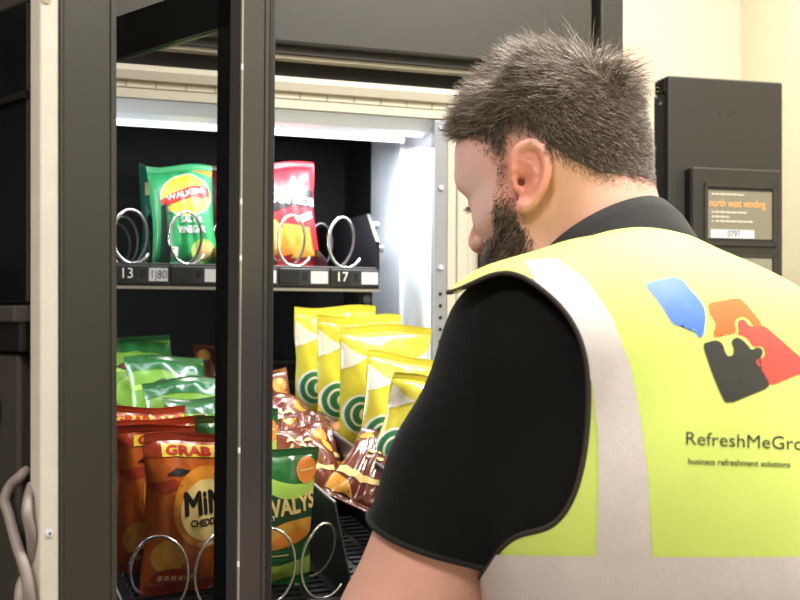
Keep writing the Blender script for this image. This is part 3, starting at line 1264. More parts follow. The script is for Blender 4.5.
def yellowpack(seed, H=.205, W=.14, **k):
    b = Bag(W, H, .05, seed, F_YELLOW, F_YELLOW, **k)
    w = W / 2
    b.print(poly2d([(-w * .97, H * .90), (-w * .97, H * .70), (-w * .75, H * .73), (-w * .45, H * .79), (-w * .66, H * .82)]), F_WHITE, 1)
    b.print(poly2d([(w * .97, H * .86), (w * .97, H * .66), (w * .72, H * .68), (w * .50, H * .77), (w * .74, H * .80)]), F_WHITE, 1)
    b.print(ellipse2d(-w * .30, H * .67, .014, .012, rot=.5), I_ORG, 2)
    b.print(ellipse2d(-w * .18, H * .64, .012, .009, rot=-.3), I_CREAM, 3)
    b.print(ellipse2d(-w * .60, H * .40, .023, .028), I_WHT, 1)
    b.print(ellipse2d(-w * .60, H * .40, .020, .025), I_GRN, 2)
    b.print(ellipse2d(-w * .60, H * .40, .014, .0175), I_WHT, 3)
    b.print(ellipse2d(-w * .60, H * .40, .011, .014), I_GRN, 4)
    b.print(ellipse2d(-w * .56, H * .40, .005, .008), I_WHT, 5)
    b.print(ellipse2d(w * .28, H * .60, .020, .010, rot=-.15), I_RED, 2)
    for q in range(4):
        b.print(poly2d([(w * .28 - .013 + q * .007, H * .585), (w * .28 - .009 + q * .007, H * .585), (w * .28 - .008 + q * .007, H * .62), (w * .28 - .012 + q * .007, H * .62)]), I_WHT, 3)
    b.print(ellipse2d(w * .2, H * .22, .034, .022), I_CREAM, 2)
    return b


def walkers(seed, H=.165, W=.106, **k):
    b = Bag(W, H, .05, seed, F_GREEN, F_GREEN, **k)
    w = W / 2
    b.print(ellipse2d(.004, H * .68, .0415, .035, rot=.1), I_WHT, 1)
    b.print(ellipse2d(.004, H * .68, .040, .0335, rot=.1), I_YEL, 2)
    b.print(poly2d([(-.0385, H * .64), (-.034, H * .56), (-.012, H * .61), (.012, H * .645), (.030, H * .64), (.0415, H * .67), (.0425, H * .75), (.034, H * .785), (.012, H * .765), (-.012, H * .72)]), I_RED, 3)
    b.text('WALKERS', .003, H * .665, .0125, I_WHT, 4, .01, RD(12), width=.064)
    b.text('SALT &', .008, H * .41, .013, I_WHT, 3, .03, width=.034)
    b.text('VINEGAR', .008, H * .31, .015, I_WHT, 3, .03, width=.044)
    b.print(poly2d([(-.028, H * .10), (-.014, H * .10), (-.014, H * .18), (-.028, H * .18)]), I_WHT, 2)
    b.print(poly2d([(-.026, H * .11), (-.021, H * .11), (-.021, H * .17), (-.026, H * .17)]), I_RED, 3)
    b.print(ellipse2d(.026, H * .14, .020, .018), I_LIME, 2)
    b.print(ellipse2d(.026, H * .14, .015, .0135), I_CREAM, 3)
    b.print(poly2d([(.3 * w, H * .93), (.97 * w, H * .88), (.97 * w, H * .94)]), I_ORG, 1)
    return b


def doritos(seed, H=.175, W=.125, **k):
    b = Bag(W, H, .05, seed, F_RED, F_RED, **k)
    w = W / 2
    b.print(poly2d([(-.055, H * .48), (-.05, H * .74), (-.02, H * .80), (.01, H * .74), (.058, H * .72), (.052, H * .55), (.02, H * .56), (-.02, H * .50)]), I_BLK, 1)
    b.print(poly2d([(-.05, H * .72), (-.02, H * .80), (.0, H * .71), (-.02, H * .76)]), I_ORG, 2)
    b.text('Doritos', .016, H * .585, .026, I_WHT, 3, .03, RD(-3), width=.082)
    b.print(poly2d([(-.04, H * .05), (-.05, H * .34), (-.012, H * .44), (.02, H * .20)]), I_CRISP, 1)
    b.print(poly2d([(-.005, H * .10), (.0, H * .40), (.045, H * .36), (.05, H * .15)]), I_ORG, 2)
    b.print(poly2d([(.012, H * .08), (.035, H * .32), (.055, H * .10)]), I_CRISP, 3)
    b.print(poly2d([(.02, H * .44), (.05, H * .52), (.052, H * .46), (.03, H * .40)]), I_WHT, 2)
    b.print(poly2d([(-.046, H * .05), (-.026, H * .05), (-.026, H * .12), (-.046, H * .12)]), I_WHT, 4)
    return b


GU, GO, GG, GL, GC, GY = 'packets on the upper tray', 'orange cracker packets in the front lane', 'lime green packets behind the front packets', 'dark green packets behind the wires', 'brown foil packets in the middle lane', 'yellow packets in the right lane'
# upper tray (machine frame)
ul = lambda i: uR - (i + .5) * lane
walkers(3).link(place(I4, ul(3) - .001, .165, ZT + .004, RD(4), RD(-7), RD(-3)), 'green salt and vinegar packet with red and yellow oval badge, upright on the upper tray', GU)
tb = Bag(.13, .192, .05, 8, F_TEAL, F_TEAL, crush=2.2)
tb.print(ellipse2d(-.034, .150, .016, .014), I_ORG, 1)
tb.print(poly2d([(-.055, .135), (-.035, .138), (-.033, .160), (-.055, .158)]), I_CREAM, 2)
tb.link(place(I4, ul(3) + .014, .385, ZT + .004, RD(2), RD(-6)), 'shiny teal packet standing behind the black divider on the upper tray', GU)
mb_ = Bag(.125, .178, .05, 9, F_MAROON, F_MAROON)
mb_.link(place(I4, ul(2) + .016, .26, ZT + .004, 0, RD(-4)), 'dark maroon packet whose seal shows above the red tortilla chip packet', GU)
doritos(5).link(place(I4, ul(1) - .012, .150, ZT + .004, RD(-3), RD(-6), RD(-3)), 'red tortilla chip packet with black band and white lettering on the upper tray', GU)

# lower tray frame
def lower(bag, lane_i, y, z, label, grp, dx=0.0, yaw=0.0, pitch=0.0, roll=0.0):
    x = (xs_l[lane_i] + xs_l[lane_i + 1]) / 2 + dx
    return bag.link(place(LT_M, x, y, z + .003, yaw, pitch, roll), label, grp)


T7 = -TILT
lower(cheddar(21), 3, .062, 0, 'orange mini cracker packet at the very front of the lane with its whole face showing', GO, .018, RD(3), RD(-3))
lower(cheddar(22, .165), 3, .125, 0, 'orange packet directly behind the front orange packet', GO, .002, RD(-4), RD(-4))
lower(cheddar(23, .157), 3, .185, .0, 'orange packet third back, only its red and yellow banner showing', GO, .004, RD(3), RD(-4), RD(-2))
lower(cheddar(24, .152), 3, .245, .006, 'orange packet furthest back, just a crumpled corner showing', GO, -.016, RD(8), RD(-4), RD(4))
lower(twist_green(31), 2, .058, 0, 'dark green packet nearest the wires with pale curved lettering and folded corner', GL, -.018, RD(-4), RD(-4), RD(2))
lower(twist_green(32), 2, .115, .026, 'dark green packet tucked behind the one with folded corner', GL, -.034, RD(4), RD(-4), RD(-2))
lower(greenpack(41), 2, .25, .02, 'lime green packet nearest the front of the lime packets', GG, -.012, RD(4), RD(-42), RD(2))
lower(greenpack(42), 2, .34, .028, 'lime green packet second in the lime row with dark diamond mark', GG, -.020, RD(-3), RD(-44), RD(-3))
lower(greenpack(43), 2, .44, .035, 'lime green packet third in the lime row', GG, -.032, RD(4), RD(-40), RD(3))
lower(greenpack(44), 2, .54, .04, 'lime green packet at the back of the lime row', GG, -.06, RD(-6), RD(-34), RD(-5))
lower(choc(51), 1, .17, .040, 'brown foil packet at the front of its lane beside the man\'s sleeve', GC, .022, RD(-14), RD(-55), RD(30))
lower(choc(52), 1, .225, .040, 'brown foil packet just behind the front brown one, tilted left', GC, -.016, RD(10), RD(-58), RD(8))
lower(choc(53), 1, .30, .040, 'brown foil packet lying with gold rings at its right end', GC, .004, RD(-8), RD(-62), RD(14))
lower(choc(54), 1, .37, .040, 'brown foil packet with yellow lettering in mid lane', GC, -.004, RD(4), RD(-56), RD(8))
lower(choc(55), 1, .46, .030, 'brown foil packet standing upright with crumpled top beside yellow packets', GC, -.006, RD(-6), RD(-18), RD(-8))
lower(choc(56), 1, .64, .03, 'brown foil packet at the far back seen through the glass', GC, -.03, RD(5), RD(-18), RD(10))
lower(yellowpack(61, .165, .12, crush=2.2), 0, .20, .030, 'yellow packet nearest the front, crumpled against the black sleeve', GY, -.030, RD(-12), RD(-10), RD(14))
lower(yellowpack(62, .185), 0, .27, .026, 'yellow packet second from the front, lower than those behind', GY, -.004, RD(-5), RD(-8), RD(6))
lower(yellowpack(63), 0, .34, .036, 'yellow packet with small red badge in the middle of the row', GY, -.002, RD(-2), RD(-6), RD(0))
lower(yellowpack(64), 0, .43, .036, 'yellow packet second from the back of the row', GY, -.004, RD(2), RD(-6), RD(0))
lower(yellowpack(65), 0, .52, .036, 'yellow packet at the back of the row with its pale top corner highest', GY, -.006, RD(3), RD(-6), RD(-1))
# ------------------------------------------------------------------ the man
A = lambda *x: np.array(x, dtype=np.float64)


def bl(c):
    return np.array(c, dtype=np.float64)


PH, PSI, PT = RD(35), RD(49.5), RD(12)
FW, LF, ZU = A(-math.sin(PH), math.cos(PH), 0), A(-math.cos(PH), -math.sin(PH), 0), A(0, 0, 1)
LAM = RD(15)
TU = math.sin(LAM) * FW + math.cos(LAM) * ZU            # up the spine
TF = math.cos(LAM) * FW - math.sin(LAM) * ZU
NB = A(.212, 1.09, 1.468)                                # base of the neck
ROT = RD(8)                                              # left shoulder carried higher than the right one
TL = math.cos(ROT) * LF + math.sin(ROT) * TU
TU2 = math.cos(ROT) * TU - math.sin(ROT) * LF
T = lambda x, y, z: NB + x * TL + y * TF + z * TU2       # torso frame
TR = np.array([TL, TF, TU2])
HF = A(-math.sin(PSI) * math.cos(PT), math.cos(PSI) * math.cos(PT), -math.sin(PT))
HU = A(-math.sin(PSI) * math.sin(PT), math.cos(PSI) * math.sin(PT), math.cos(PT))
HL = A(-math.cos(PSI), -math.sin(PSI), 0)
HS = 1.07
earp = bl(at(523, 181, 1.058))
HC0 = earp - HL * .078 * HS
H = lambda x, y, z: HC0 + HS * (x * HL + y * HF + z * HU)
HR = np.array([HL, HF, HU])


def head_local(P):
    return ((P - HC0) @ HR.T) / HS


JL = bl(at(522, 347, .965))
JR = T(-.178, -.03, -.075) + A(.01, 0, 0)
EL, WRL = A(.006, .985, 1.142), A(.085, 1.17, 1.205)
ER, WRR = A(.455, 1.24, 1.12), A(.40, 1.34, 1.02)
PELV = NB - TU * .40 - ZU * .08 + A(.058, .046, 0)


def torso(inf=0.0, k=1.0):
    """the trunk's shapes, thickened by inf"""
    P = []
    P.append((ellip(T(0, -.045, -.22), A(.185, .130, .195) + inf, TR), .04))
    for s in (1, -1):
        P.append((rcone(T(0, -.050, -.095), T(s * .155, -.05, -.122), .062 + inf, .058 + inf), .04))
    P.append((rcone(T(.07, -.085, -.13), T(.06, -.075, -.30), .075 + inf, .07 + inf), .05))
    P.append((rcone(T(-.07, -.085, -.13), T(-.06, -.075, -.30), .075 + inf, .07 + inf), .05))
    for s in (1, -1):
        P.append((rcone(T(s * .02, -.030, -.040), T(s * .12, -.05, -.100), .046 + inf, .040 + inf), .03))
        P.append((ellip(T(s * .07, .06, -.17), A(.09, .05, .085) + inf, TR), .04))
    P.append((ellip(T(0, .0, -.40) + A(.044, .036, 0), A(.176, .145, .20) + inf, TR), .06))
    P.append((ellip(PELV - ZU * .03, A(.182, .135, .15) + inf, np.array([LF, FW, ZU])), .06))
    return P


def arm(J, E, W, inf=0.0):
    m = J + (E - J) * .45
    return [(rcone(J, m, .062 + inf, .060 + inf), .03), (rcone(m, E, .060 + inf, .060 + inf), .02)]


def axis_grid(parts):
    out = []
    for (a, b, st) in parts:
        out += list(np.arange(a, b, st))
    return np.array(sorted(out))


hx0, hy0 = HC0[0], HC0[1]
F = Field(axis_grid([(-.16, hx0 - .16, .0052), (hx0 - .16, hx0 + .16, .0023), (hx0 + .16, .60, .0052)]),
          axis_grid([(.80, hy0 - .15, .0052), (hy0 - .15, hy0 + .16, .0023), (hy0 + .16, 1.50, .0052)]),
          axis_grid([(.80, 1.40, .0055), (1.40, 1.75, .0023)]))
for p, k in torso(): F.op(p, k)
# head
F.op(rcone(H(0, -.024, -.035), NB + TF * .008 - TU * .02, .058, .060), .02)
F.op(rcone(H(0, -.030, -.03), NB + TF * -.004 - TU * .03, .046, .056), .03)
F.op(ellip(H(0, .010, .047), A(.0755, .083, .096) * HS, HR), .02)
F.op(ellip(H(0, -.010, .028), A(.070, .061, .070) * HS, HR), .03)
F.op(ellip(H(0, .035, .025), A(.064, .064, .068) * HS, HR), .03)
F.op(ellip(H(0, .053, .050), A(.058, .053, .046) * HS, HR), .03)
F.op(ellip(H(0, .045, -.03), A(.053, .046, .062) * HS, HR), .025)
F.op(ellip(H(0, .048, -.075), A(.046, .046, .040) * HS, HR), .025)
for s in (1, -1):
    F.op(rcone(H(s * .062, .006, -.030), H(s * .052, .02, -.070), .016, .016), .025)
    F.op(rcone(H(s * .052, .02, -.070), H(s * .022, .075, -.100), .017, .018), .025)
    F.op(rcone(H(s * .043, .064, -.016), H(s * .060, .03, -.010), .017, .017), .02)
    F.op(rcone(H(s * .043, .083, .029), H(s * .012, .092, .026), .0105, .011), .018)
    F.op(ellip(H(s * .031, .101, .008), A(.017, .014, .013), HR), .012, cut=True)
    F.op(ellip(H(s * .031, .079, .008), A(.0165, .0150, .0140), HR), .004)
    F.op(rcone(H(s * .046, .083, .004), H(s * .016, .092, .003), .0030, .0030), .004)
F.op(rcone(H(0, .093, .022), H(0, .110, -.018), .008, .0105), .012)
F.op(rcone(H(0, .108, -.016), H(0, .113, -.024), .0105, .012), .008)
for s in (1, -1):
    F.op(rcone(H(s * .011, .102, -.026), H(s * .013, .098, -.026), .0085, .0075), .006)
    F.op(rcone(H(s * .006, .107, -.036), H(s * .007, .104, -.031), .0030, .0030), .003, cut=True)
F.op(rcone(H(-.018, .088, -.056), H(.018, .088, -.056), .007, .007), .008)
F.op(rcone(H(-.016, .088, -.066), H(.016, .088, -.066), .007, .007), .008)
F.op(rcone(H(-.022, .090, -.061), H(.022, .090, -.061), .0012, .0012), .004, cut=True)
F.op(rcone(H(-.012, .078, -.098), H(.012, .078, -.098), .019, .019), .015)
# ears
for s in (1, -1):
    E_ = lambda x, y, z: H(s * x, y, z)
    fl = RD(20) * s
    tl = RD(12)
    eL = HL * math.cos(fl) - HF * math.sin(fl) * 1.0
    eF = HF * math.cos(fl) + HL * math.sin(fl)
    eF2 = eF * math.cos(tl) + HU * math.sin(tl)
    eU2 = HU * math.cos(tl) - eF * math.sin(tl)
    eR = np.array([eL, eF2, eU2])
    O = H(s * .0795, -.006, .001)
    e3 = lambda a, f, u: O + (s * a * eL + f * eF2 + u * eU2) * HS
    F.op(ellip(e3(0, -.002, .003), A(.0055, .0165, .0270), eR), .006)
    rim = [(.010, -.001), (.0125, .010), (.011, .020), (.005, .0275), (-.004, .0295), (-.012, .0255), (-.0175, .015), (-.018, .003), (-.0155, -.008), (-.011, -.018), (-.004, -.026), (.004, -.0275)]
    rim = [tuple(q)[:2] for q in catmull([(p[0], p[1], 0) for p in rim], 4)]
    for (a, c) in zip(rim[:-1], rim[1:]):
        F.op(rcone(e3(.0035, *a), e3(.0035, *c), .0036, .0036), .0045)
    F.op(ellip(e3(.002, .001, -.0255), A(.0055, .0085, .0085), eR), .005)
    F.op(ellip(e3(.0085, .003, -.004), A(.008, .0085, .0115), eR), .004, cut=True)
    F.op(ellip(e3(.0075, -.004, .0185), A(.005, .007, .006), eR), .003, cut=True)
    ah = [(.004, .016), (-.004, .013), (-.0095, .004), (-.0085, -.007), (-.002, -.0145)]
    for (a, c) in zip(ah[:-1], ah[1:]):
        F.op(rcone(e3(.0035, *a), e3(.0035, *c), .0026, .0026), .003)
    F.op(rcone(e3(.003, .0115, -.003), e3(.003, .010, -.010), .0040, .0036), .004)
    F.op(rcone(e3(.002, .004, -.003), e3(-.008, .010, -.005), .0042, .0035), .003, cut=True)
# arms and hands
for (J, E, W, side) in ((JL, EL, WRL, 1), (JR, ER, WRR, -1)):
    for p, k in arm(J, E, W): F.op(p, k)
    m = E + (W - E) * .35
    F.op(rcone(E, m, .057, .049), .02)
    F.op(rcone(m, W, .049, .030), .02)
    ax = (W - E) / np.linalg.norm(W - E)
    dn = A(0, 0, -1) - ax * (-ax[2])
    dn /= np.linalg.norm(dn)
    sd = np.cross(ax, dn)
    if sd @ LF * side > 0: sd = -sd                        # the thumb's side, towards the middle of the body
    Pm = lambda a, b, c: W + ax * a + sd * b + dn * c
    for b in (-.022, -.007, .008, .022):
        F.op(rcone(Pm(.005, b * .7, 0), Pm(.085, b * 1.25, .004), .017, .0125), .012)
    for (b, L0, r) in ((-.030, .062, .0082), (-.010, .076, .0090), (.010, .082, .0092), (.030, .074, .0090)):
        a0 = Pm(.085, b, .004)
        a1 = Pm(.085 + L0 * .48, b * 1.12, .016)
        a2 = Pm(.085 + L0 * .74, b * 1.14, .038)
        a3 = Pm(.085 + L0 * .82, b * 1.12, .060)
        F.op(rcone(a0, a1, r * 1.08, r), .004)
        F.op(rcone(a1, a2, r, r * .93), .003)
        F.op(rcone(a2, a3, r * .93, r * .82), .003)
    F.op(rcone(Pm(.020, .022, .006), Pm(.055, .048, .018), .015, .0115), .010)
    F.op(rcone(Pm(.055, .048, .018), Pm(.082, .052, .036), .0112, .0095), .004)
SV, SF = F.mesh(2)

PM0 = Matrix.Translation(Vector((PELV[0], PELV[1], 0)))
MAN = empty('person', PM0, 'man in a black polo shirt and lime hi-vis vest bending to the machine', 'person')


def mine(o, par=None):
    """parent under the man (or one of his parts) without moving the mesh, whose points are in room coordinates"""
    o.parent = par or MAN
    if par is None: o.matrix_parent_inverse = PM0.inverted()
    return o


# skin: base tone with redder ears and neck where his skin really is redder
M_SKIN = mat('skin', 'd8a494', .50, noise=.05, nscale=26, bump=.25, bscale=320, sss=.12, bdist=.0012)
body = mine(np_obj('body', SV, SF, M_SKIN))
# ears, nose and nape are naturally redder than the rest of the skin
lq = head_local(SV)
fl_ = np.clip(1 - np.abs(lq - np.where(lq[:, :1] > 0, 1, -1) * A(.086, 0, 0) * A(1, 0, 0) - A(0, -.006, 0)) .max(axis=1) / .040, 0, 1) * (np.abs(lq[:, 0]) > .070) * 1.6
fl_ = np.maximum(fl_, np.clip(1 - np.linalg.norm(lq - A(0, .113, -.02), axis=1) / .03, 0, 1))
fl_ = np.maximum(fl_, .2 * np.clip(1 - np.linalg.norm(lq - A(0, -.03, -.08), axis=1) / .09, 0, 1))
at_ = body.data.attributes.new('flush', 'FLOAT', 'POINT')
at_.data.foreach_set('value', np.clip(fl_, 0, 1).astype(np.float32))
nt = M_SKIN.node_tree
pb = nt.nodes['Principled BSDF']
src = pb.inputs['Base Color'].links[0].from_socket
an = nt.nodes.new('ShaderNodeAttribute')
an.attribute_name = 'flush'
mx = nt.nodes.new('ShaderNodeMix')
mx.data_type = 'RGBA'
sc_ = nt.nodes.new('ShaderNodeMath')
sc_.operation = 'MULTIPLY'
sc_.inputs[1].default_value = .75
nt.links.new(an.outputs['Fac'], sc_.inputs[0])
nt.links.new(sc_.outputs[0], mx.inputs['Factor'])
nt.links.new(src, mx.inputs[6])
mx.inputs[7].default_value = lin('cd7c6a')
nt.links.new(mx.outputs[2], pb.inputs['Base Color'])

# eyes
for s in (1, -1):
    b = MB()
    bm = bmesh.new()
    bmesh.ops.create_uvsphere(bm, u_segments=20, v_segments=12, radius=.0122)
    b.bm(bm, mat('eye_white', 'e6e0d8', .2, noise=0), True, Matrix.Translation(Vector(H(s * .031, .0822, .0065))))
    mine(b.build('eye'))

# ---------------------------------------------------------------- hair
ST = tris(SF)
N = vnormals(SV, SF)
loc = head_local(SV)


def hair_zone(L):
    """negative inside the hair: a line over the forehead, round the ear and across the nape"""
    x, y, z = L[:, 0], L[:, 1], L[:, 2]
    ax = np.abs(x)
    front = np.interp(z, [.0, .03, .045, .062, .08, .13], [.026, .031, .046, .080, .098, .102])
    front = front - .012 * np.clip((ax - .03) / .03, 0, 1) * (z > .045)
    low = np.interp(y, [-.12, -.085, -.06, -.040, -.022, -.006, .010, .016, .024, .034, .06, .1], [-.024, -.030, -.024, -.004, .020, .036, .036, .018, .000, .010, .035, .055])
    g = np.maximum(y - front, low - z)
    return g


def beard_zone(L):
    x, y, z = L[:, 0], L[:, 1], L[:, 2]
    ax = np.abs(x)
    top = np.interp(y, [.0, .010, .026, .037, .05, .07, .085, .1, .13], [-.04, .022, .022, -.010, -.030, -.036, -.036, -.038, -.038])
    lip = ((z > -.069) & (z < -.054) & (y > .078) & (ax < .020))
    back = np.interp(z, [-.13, -.10, -.075, -.05, -.03, .012], [.03, .018, .006, .004, .009, .012])
    g = np.maximum(np.maximum(z - top, back - y), -.118 - z)
    return np.where(lip, .01, g)


fc = loc[ST].mean(axis=1)
cr = np.cross(SV[ST[:, 1]] - SV[ST[:, 0]], SV[ST[:, 2]] - SV[ST[:, 0]])
area = np.linalg.norm(cr, axis=1) / 2
nearhead = np.linalg.norm(fc, axis=1) < .17
not_ear = ~((np.abs(fc[:, 0]) > .0745) & (fc[:, 1] > -.027) & (fc[:, 1] < .012) & (fc[:, 2] < .030) & (fc[:, 2] > -.04))


def roots(g, n, least=.12):
    w = np.where((g < 0) & nearhead & not_ear, area, 0)
    # thin out towards the edge
    w = w * np.clip(-g / .009, least, 1)
    idx = RNG.choice(len(ST), n, p=w / w.sum())
    r1, r2 = RNG.random(n), RNG.random(n)
    q = r1 + r2 > 1
    r1[q], r2[q] = 1 - r1[q], 1 - r2[q]
    P = SV[ST[idx, 0]] + r1[:, None] * (SV[ST[idx, 1]] - SV[ST[idx, 0]]) + r2[:, None] * (SV[ST[idx, 2]] - SV[ST[idx, 0]])
    nn = N[ST[idx, 0]]
    return P, nn


def strands(name, P, nn, D, L, r, m, parent, seg=4, curl=.25, droop=None):
    """each hair a thin three-sided tapering rod"""
    n = len(P)
    V = np.zeros((n, seg + 1, 3, 3))
    p = P - nn * .001
    d = D / np.linalg.norm(D, axis=1)[:, None]
    ref = np.where(np.abs(d[:, 2:3]) < .9, A(0, 0, 1)[None], A(1, 0, 0)[None])
    a = np.cross(d, ref)
    a /= np.linalg.norm(a, axis=1)[:, None]
    wob = RNG.normal(0, 1, (n, 3))
    for k in range(seg + 1):
        bq = np.cross(d, a)
        rr = r * (1 - .75 * k / seg)
        rr = rr[:, None] if hasattr(rr, '__len__') else rr
        for q in range(3):
            an = 2 * PI * q / 3
            V[:, k, q] = p + (a * math.cos(an) + bq * math.sin(an)) * rr
        p = p + d * (L / seg)[:, None]
        d = d + wob * curl / seg + (droop if droop is not None else 0) / seg
        d /= np.linalg.norm(d, axis=1)[:, None]
        a = a - d * (a * d).sum(1)[:, None]
        a /= np.linalg.norm(a, axis=1)[:, None]
    base = (np.arange(n) * (seg + 1) * 3)[:, None]
    Fq = []
    for k in range(seg):
        for q in range(3):
            Fq.append(np.concatenate([base + k * 3 + q, base + k * 3 + (q + 1) % 3, base + (k + 1) * 3 + (q + 1) % 3, base + (k + 1) * 3 + q], axis=1))
    return mine(np_obj(name, V.reshape(-1, 3), np.concatenate(Fq), m), parent)


def hair_mat(name, cols):
    m = bpy.data.materials.new(name)
    m.use_nodes = True
    nt = m.node_tree
    b = nt.nodes['Principled BSDF']
    g = nt.nodes.new('ShaderNodeNewGeometry')
    r = nt.nodes.new('ShaderNodeValToRGB')
    r.color_ramp.interpolation = 'LINEAR'
    while len(r.color_ramp.elements) < len(cols):
        r.color_ramp.elements.new(.5)
    for q, (pos, c) in enumerate(cols):
        r.color_ramp.elements[q].position = pos
        r.color_ramp.elements[q].color = lin(c)
    nt.links.new(g.outputs['Random Per Island'], r.inputs['Fac'])
    nt.links.new(r.outputs['Color'], b.inputs['Base Color'])
    b.inputs['Roughness'].default_value = .42
    b.inputs['Specular IOR Level'].default_value = .5
    return m


M_HAIR = hair_mat('hair_brown_grey', [(0, '382d25'), (.45, '5f5043'), (.8, '857566'), (1, 'bdb2a6')])
M_SIDE = hair_mat('hair_clipped_grey', [(0, '3a2e26'), (.45, '5c4c40'), (.8, '8a7b6d'), (1, 'bab0a6')])
M_BEARD = hair_mat('beard_brown', [(0, '382b22'), (.55, '5a483a'), (.88, '857364'), (1, 'aca096')])

gh = hair_zone(fc)
P, nn = roots(gh, 21000)
L = head_local(P)
top = np.clip((L[:, 2] - .055) / .045, 0, 1)                # 0 clipped sides, 1 long top
keep = (top > .12)
Pt, nt_, Lt, tt_ = P[keep], nn[keep], L[keep], top[keep]
tuft = np.exp(-(((Lt[:, 1] + .045) / .035) ** 2)) * tt_
# top hair swept from the crown forwards and to the side, lifted into a tuft near the crown
crown = A(.01, -.055, .118)
flow = Lt - crown
flow[:, 2] *= .3
flow /= np.linalg.norm(flow, axis=1)[:, None] + 1e-9
flow = flow * np.clip(np.linalg.norm(Lt - crown, axis=1)[:, None] / .03, .25, 1) + A(0, .45, .0)
fw = flow[:, :1] * HL + flow[:, 1:2] * HF + flow[:, 2:] * HU
clump = np.stack([np.sin(90 * Lt[:, 0] + 60 * Lt[:, 1]), np.cos(80 * Lt[:, 1] - 50 * Lt[:, 0]), np.sin(70 * Lt[:, 0] - 90 * Lt[:, 1] + 1)], axis=1)
cl = clump[:, :1] * HL + clump[:, 1:2] * HF + clump[:, 2:] * HU
D = nt_ * (.26 + .30 * tuft[:, None]) + fw * 1.0 + cl * .50 + RNG.normal(0, .12, Pt.shape)
Ln = (.010 + .020 * tt_ + .020 * tuft) * RNG.uniform(.65, 1.15, len(Pt))
hair = strands('hair', Pt, nt_, D, Ln, .00045, M_HAIR, None, 5, .5)
P2, nn2 = roots(np.where(fc[:, 2] < .108, gh, 1), 27000)
L2 = head_local(P2)
dn2 = -HU * .9 - HF * .45
D2 = nn2 * .55 + dn2 * .9 + RNG.normal(0, .18, P2.shape)
fade = np.clip((L2[:, 2] + .03) / .09, 0, 1)
strands('clipped_hair', P2, nn2, D2, (.0045 + .009 * fade) * np.clip(-hair_zone(L2) / .022, .45, 1) * RNG.uniform(.7, 1.15, len(P2)), .00036, M_SIDE, hair, 2, .2)
# close cap of short hair under the strands
gv = hair_zone(loc)
hv = np.where((np.linalg.norm(loc, axis=1) < .17) & ~((np.abs(loc[:, 0]) > .0745) & (loc[:, 1] > -.035) & (loc[:, 1] < .02) & (loc[:, 2] < .036)), gv + .017, 1)
CV, CT = clip_mesh(SV + N * .0012, ST, hv)
mine(np_obj('hair_cap', CV, CT, mat('scalp_hair', '4e4036', .8, noise=.25, nscale=200)), hair)

gb = beard_zone(fc)
P3, nn3 = roots(gb, 11000, .4)
L3 = head_local(P3)
D3 = nn3 * .6 - HU[None] * .8 + HF[None] * .25 + RNG.normal(0, .22, P3.shape)
bl3 = np.clip((-L3[:, 2] - .0) / .07, 0, 1)
beard = strands('beard', P3, nn3, D3, (.004 + .016 * bl3) * RNG.uniform(.6, 1.2, len(P3)), .00045, M_BEARD, None, 3, .5)
b_all = []
for s in (1, -1):
    n = 130
    tq = RNG.random(n)
    Pb = np.array([H(s * (.046 - .034 * t), .0945 - .008 * (1 - t) ** 2 + .004 * t, .031 + .003 * math.sin(PI * t) + RNG.normal(0, .002)) for t in tq])
    nb = np.tile(HF, (n, 1))
    Db = HF * .5 + (s * HL) * .8 + RNG.normal(0, .2, (n, 3))
    strands('eyebrow', Pb, nb, Db, RNG.uniform(.006, .010, n), .0005, M_BEARD, None, 2, .3)
    tq = RNG.random(40)
    Pl = np.array([H(s * (.044 - .027 * t), .0895 + .005 * math.sin(PI * t), .0035) for t in tq])
    strands('eyelashes', Pl, np.tile(HF, (40, 1)), HF * .9 - HU * .35 + RNG.normal(0, .12, (40, 3)), RNG.uniform(.006, .009, 40), .0004, M_BEARD, None, 2, .2)

# ---------------------------------------------------------------- clothes
M_SHIRT = mat('black_polo_cloth', '090909', .9, spec=.2, noise=.12, nscale=60, bump=.35, bscale=900, sheen=.04, bdist=.0008)
M_RIB = mat('black_rib_knit', '121211', .9, noise=.15, nscale=200, bump=.5, bscale=700, bdist=.001)


def wrinkle(V, Nn, amp, seed, f=1.0):
    r = np.random.default_rng(seed)
    w = np.zeros(len(V))
    for _ in range(6):
        d = r.normal(0, 1, 3)
        d /= np.linalg.norm(d)
        fr = r.uniform(22, 60) * f
        d2 = r.normal(0, 1, 3)
        ph = r.uniform(0, 6.28)
        w += np.sin(fr * (V @ d) + 1.6 * np.sin(14 * (V @ d2)) + ph) * r.uniform(.4, 1)
    return V + Nn * (amp * w / 3)[:, None]


# shirt: trunk plus sleeves
FS = Field(np.arange(-.20, .66, .0048), np.arange(.72, 1.46, .0048), np.arange(.86, 1.58, .0048))
for p, k in torso(.009): FS.op(p, k)
FS.op(rcone(NB - TU * .06, NB + TU * .028 + TF * .012, .085, .0775), .03)
for (J, E, W) in ((JL, EL, WRL), (JR, ER, WRR)):
    m = J + (E - J) * .45
    FS.op(rcone(J, m, .066, .069), .04)
    FS.op(rcone(m, E, .069, .074), .02)
TV, TF_ = FS.mesh(3)
TN = vnormals(TV, TF_)
TV = wrinkle(TV, TN, .0040, 5)
# pulled fold from the armpit over the sleeve
TT = tris(TF_)


def sleeve_cut(V, J, E, t0, tilt=0.0):
    ax = (E - J) / np.linalg.norm(E - J)
    Lh = np.linalg.norm(E - J)
    s = (V - J) @ ax
    sk = s + .14 * ((V - J) - s[:, None] * ax)[:, 0]
    rad = np.linalg.norm(V - J - s[:, None] * ax, axis=1)
    return sk - t0 * Lh, (rad < .105) & (s > .10)


gs1, in1 = sleeve_cut(TV, JL, EL, .665)
gs2, in2 = sleeve_cut(TV, JR, ER, .665)
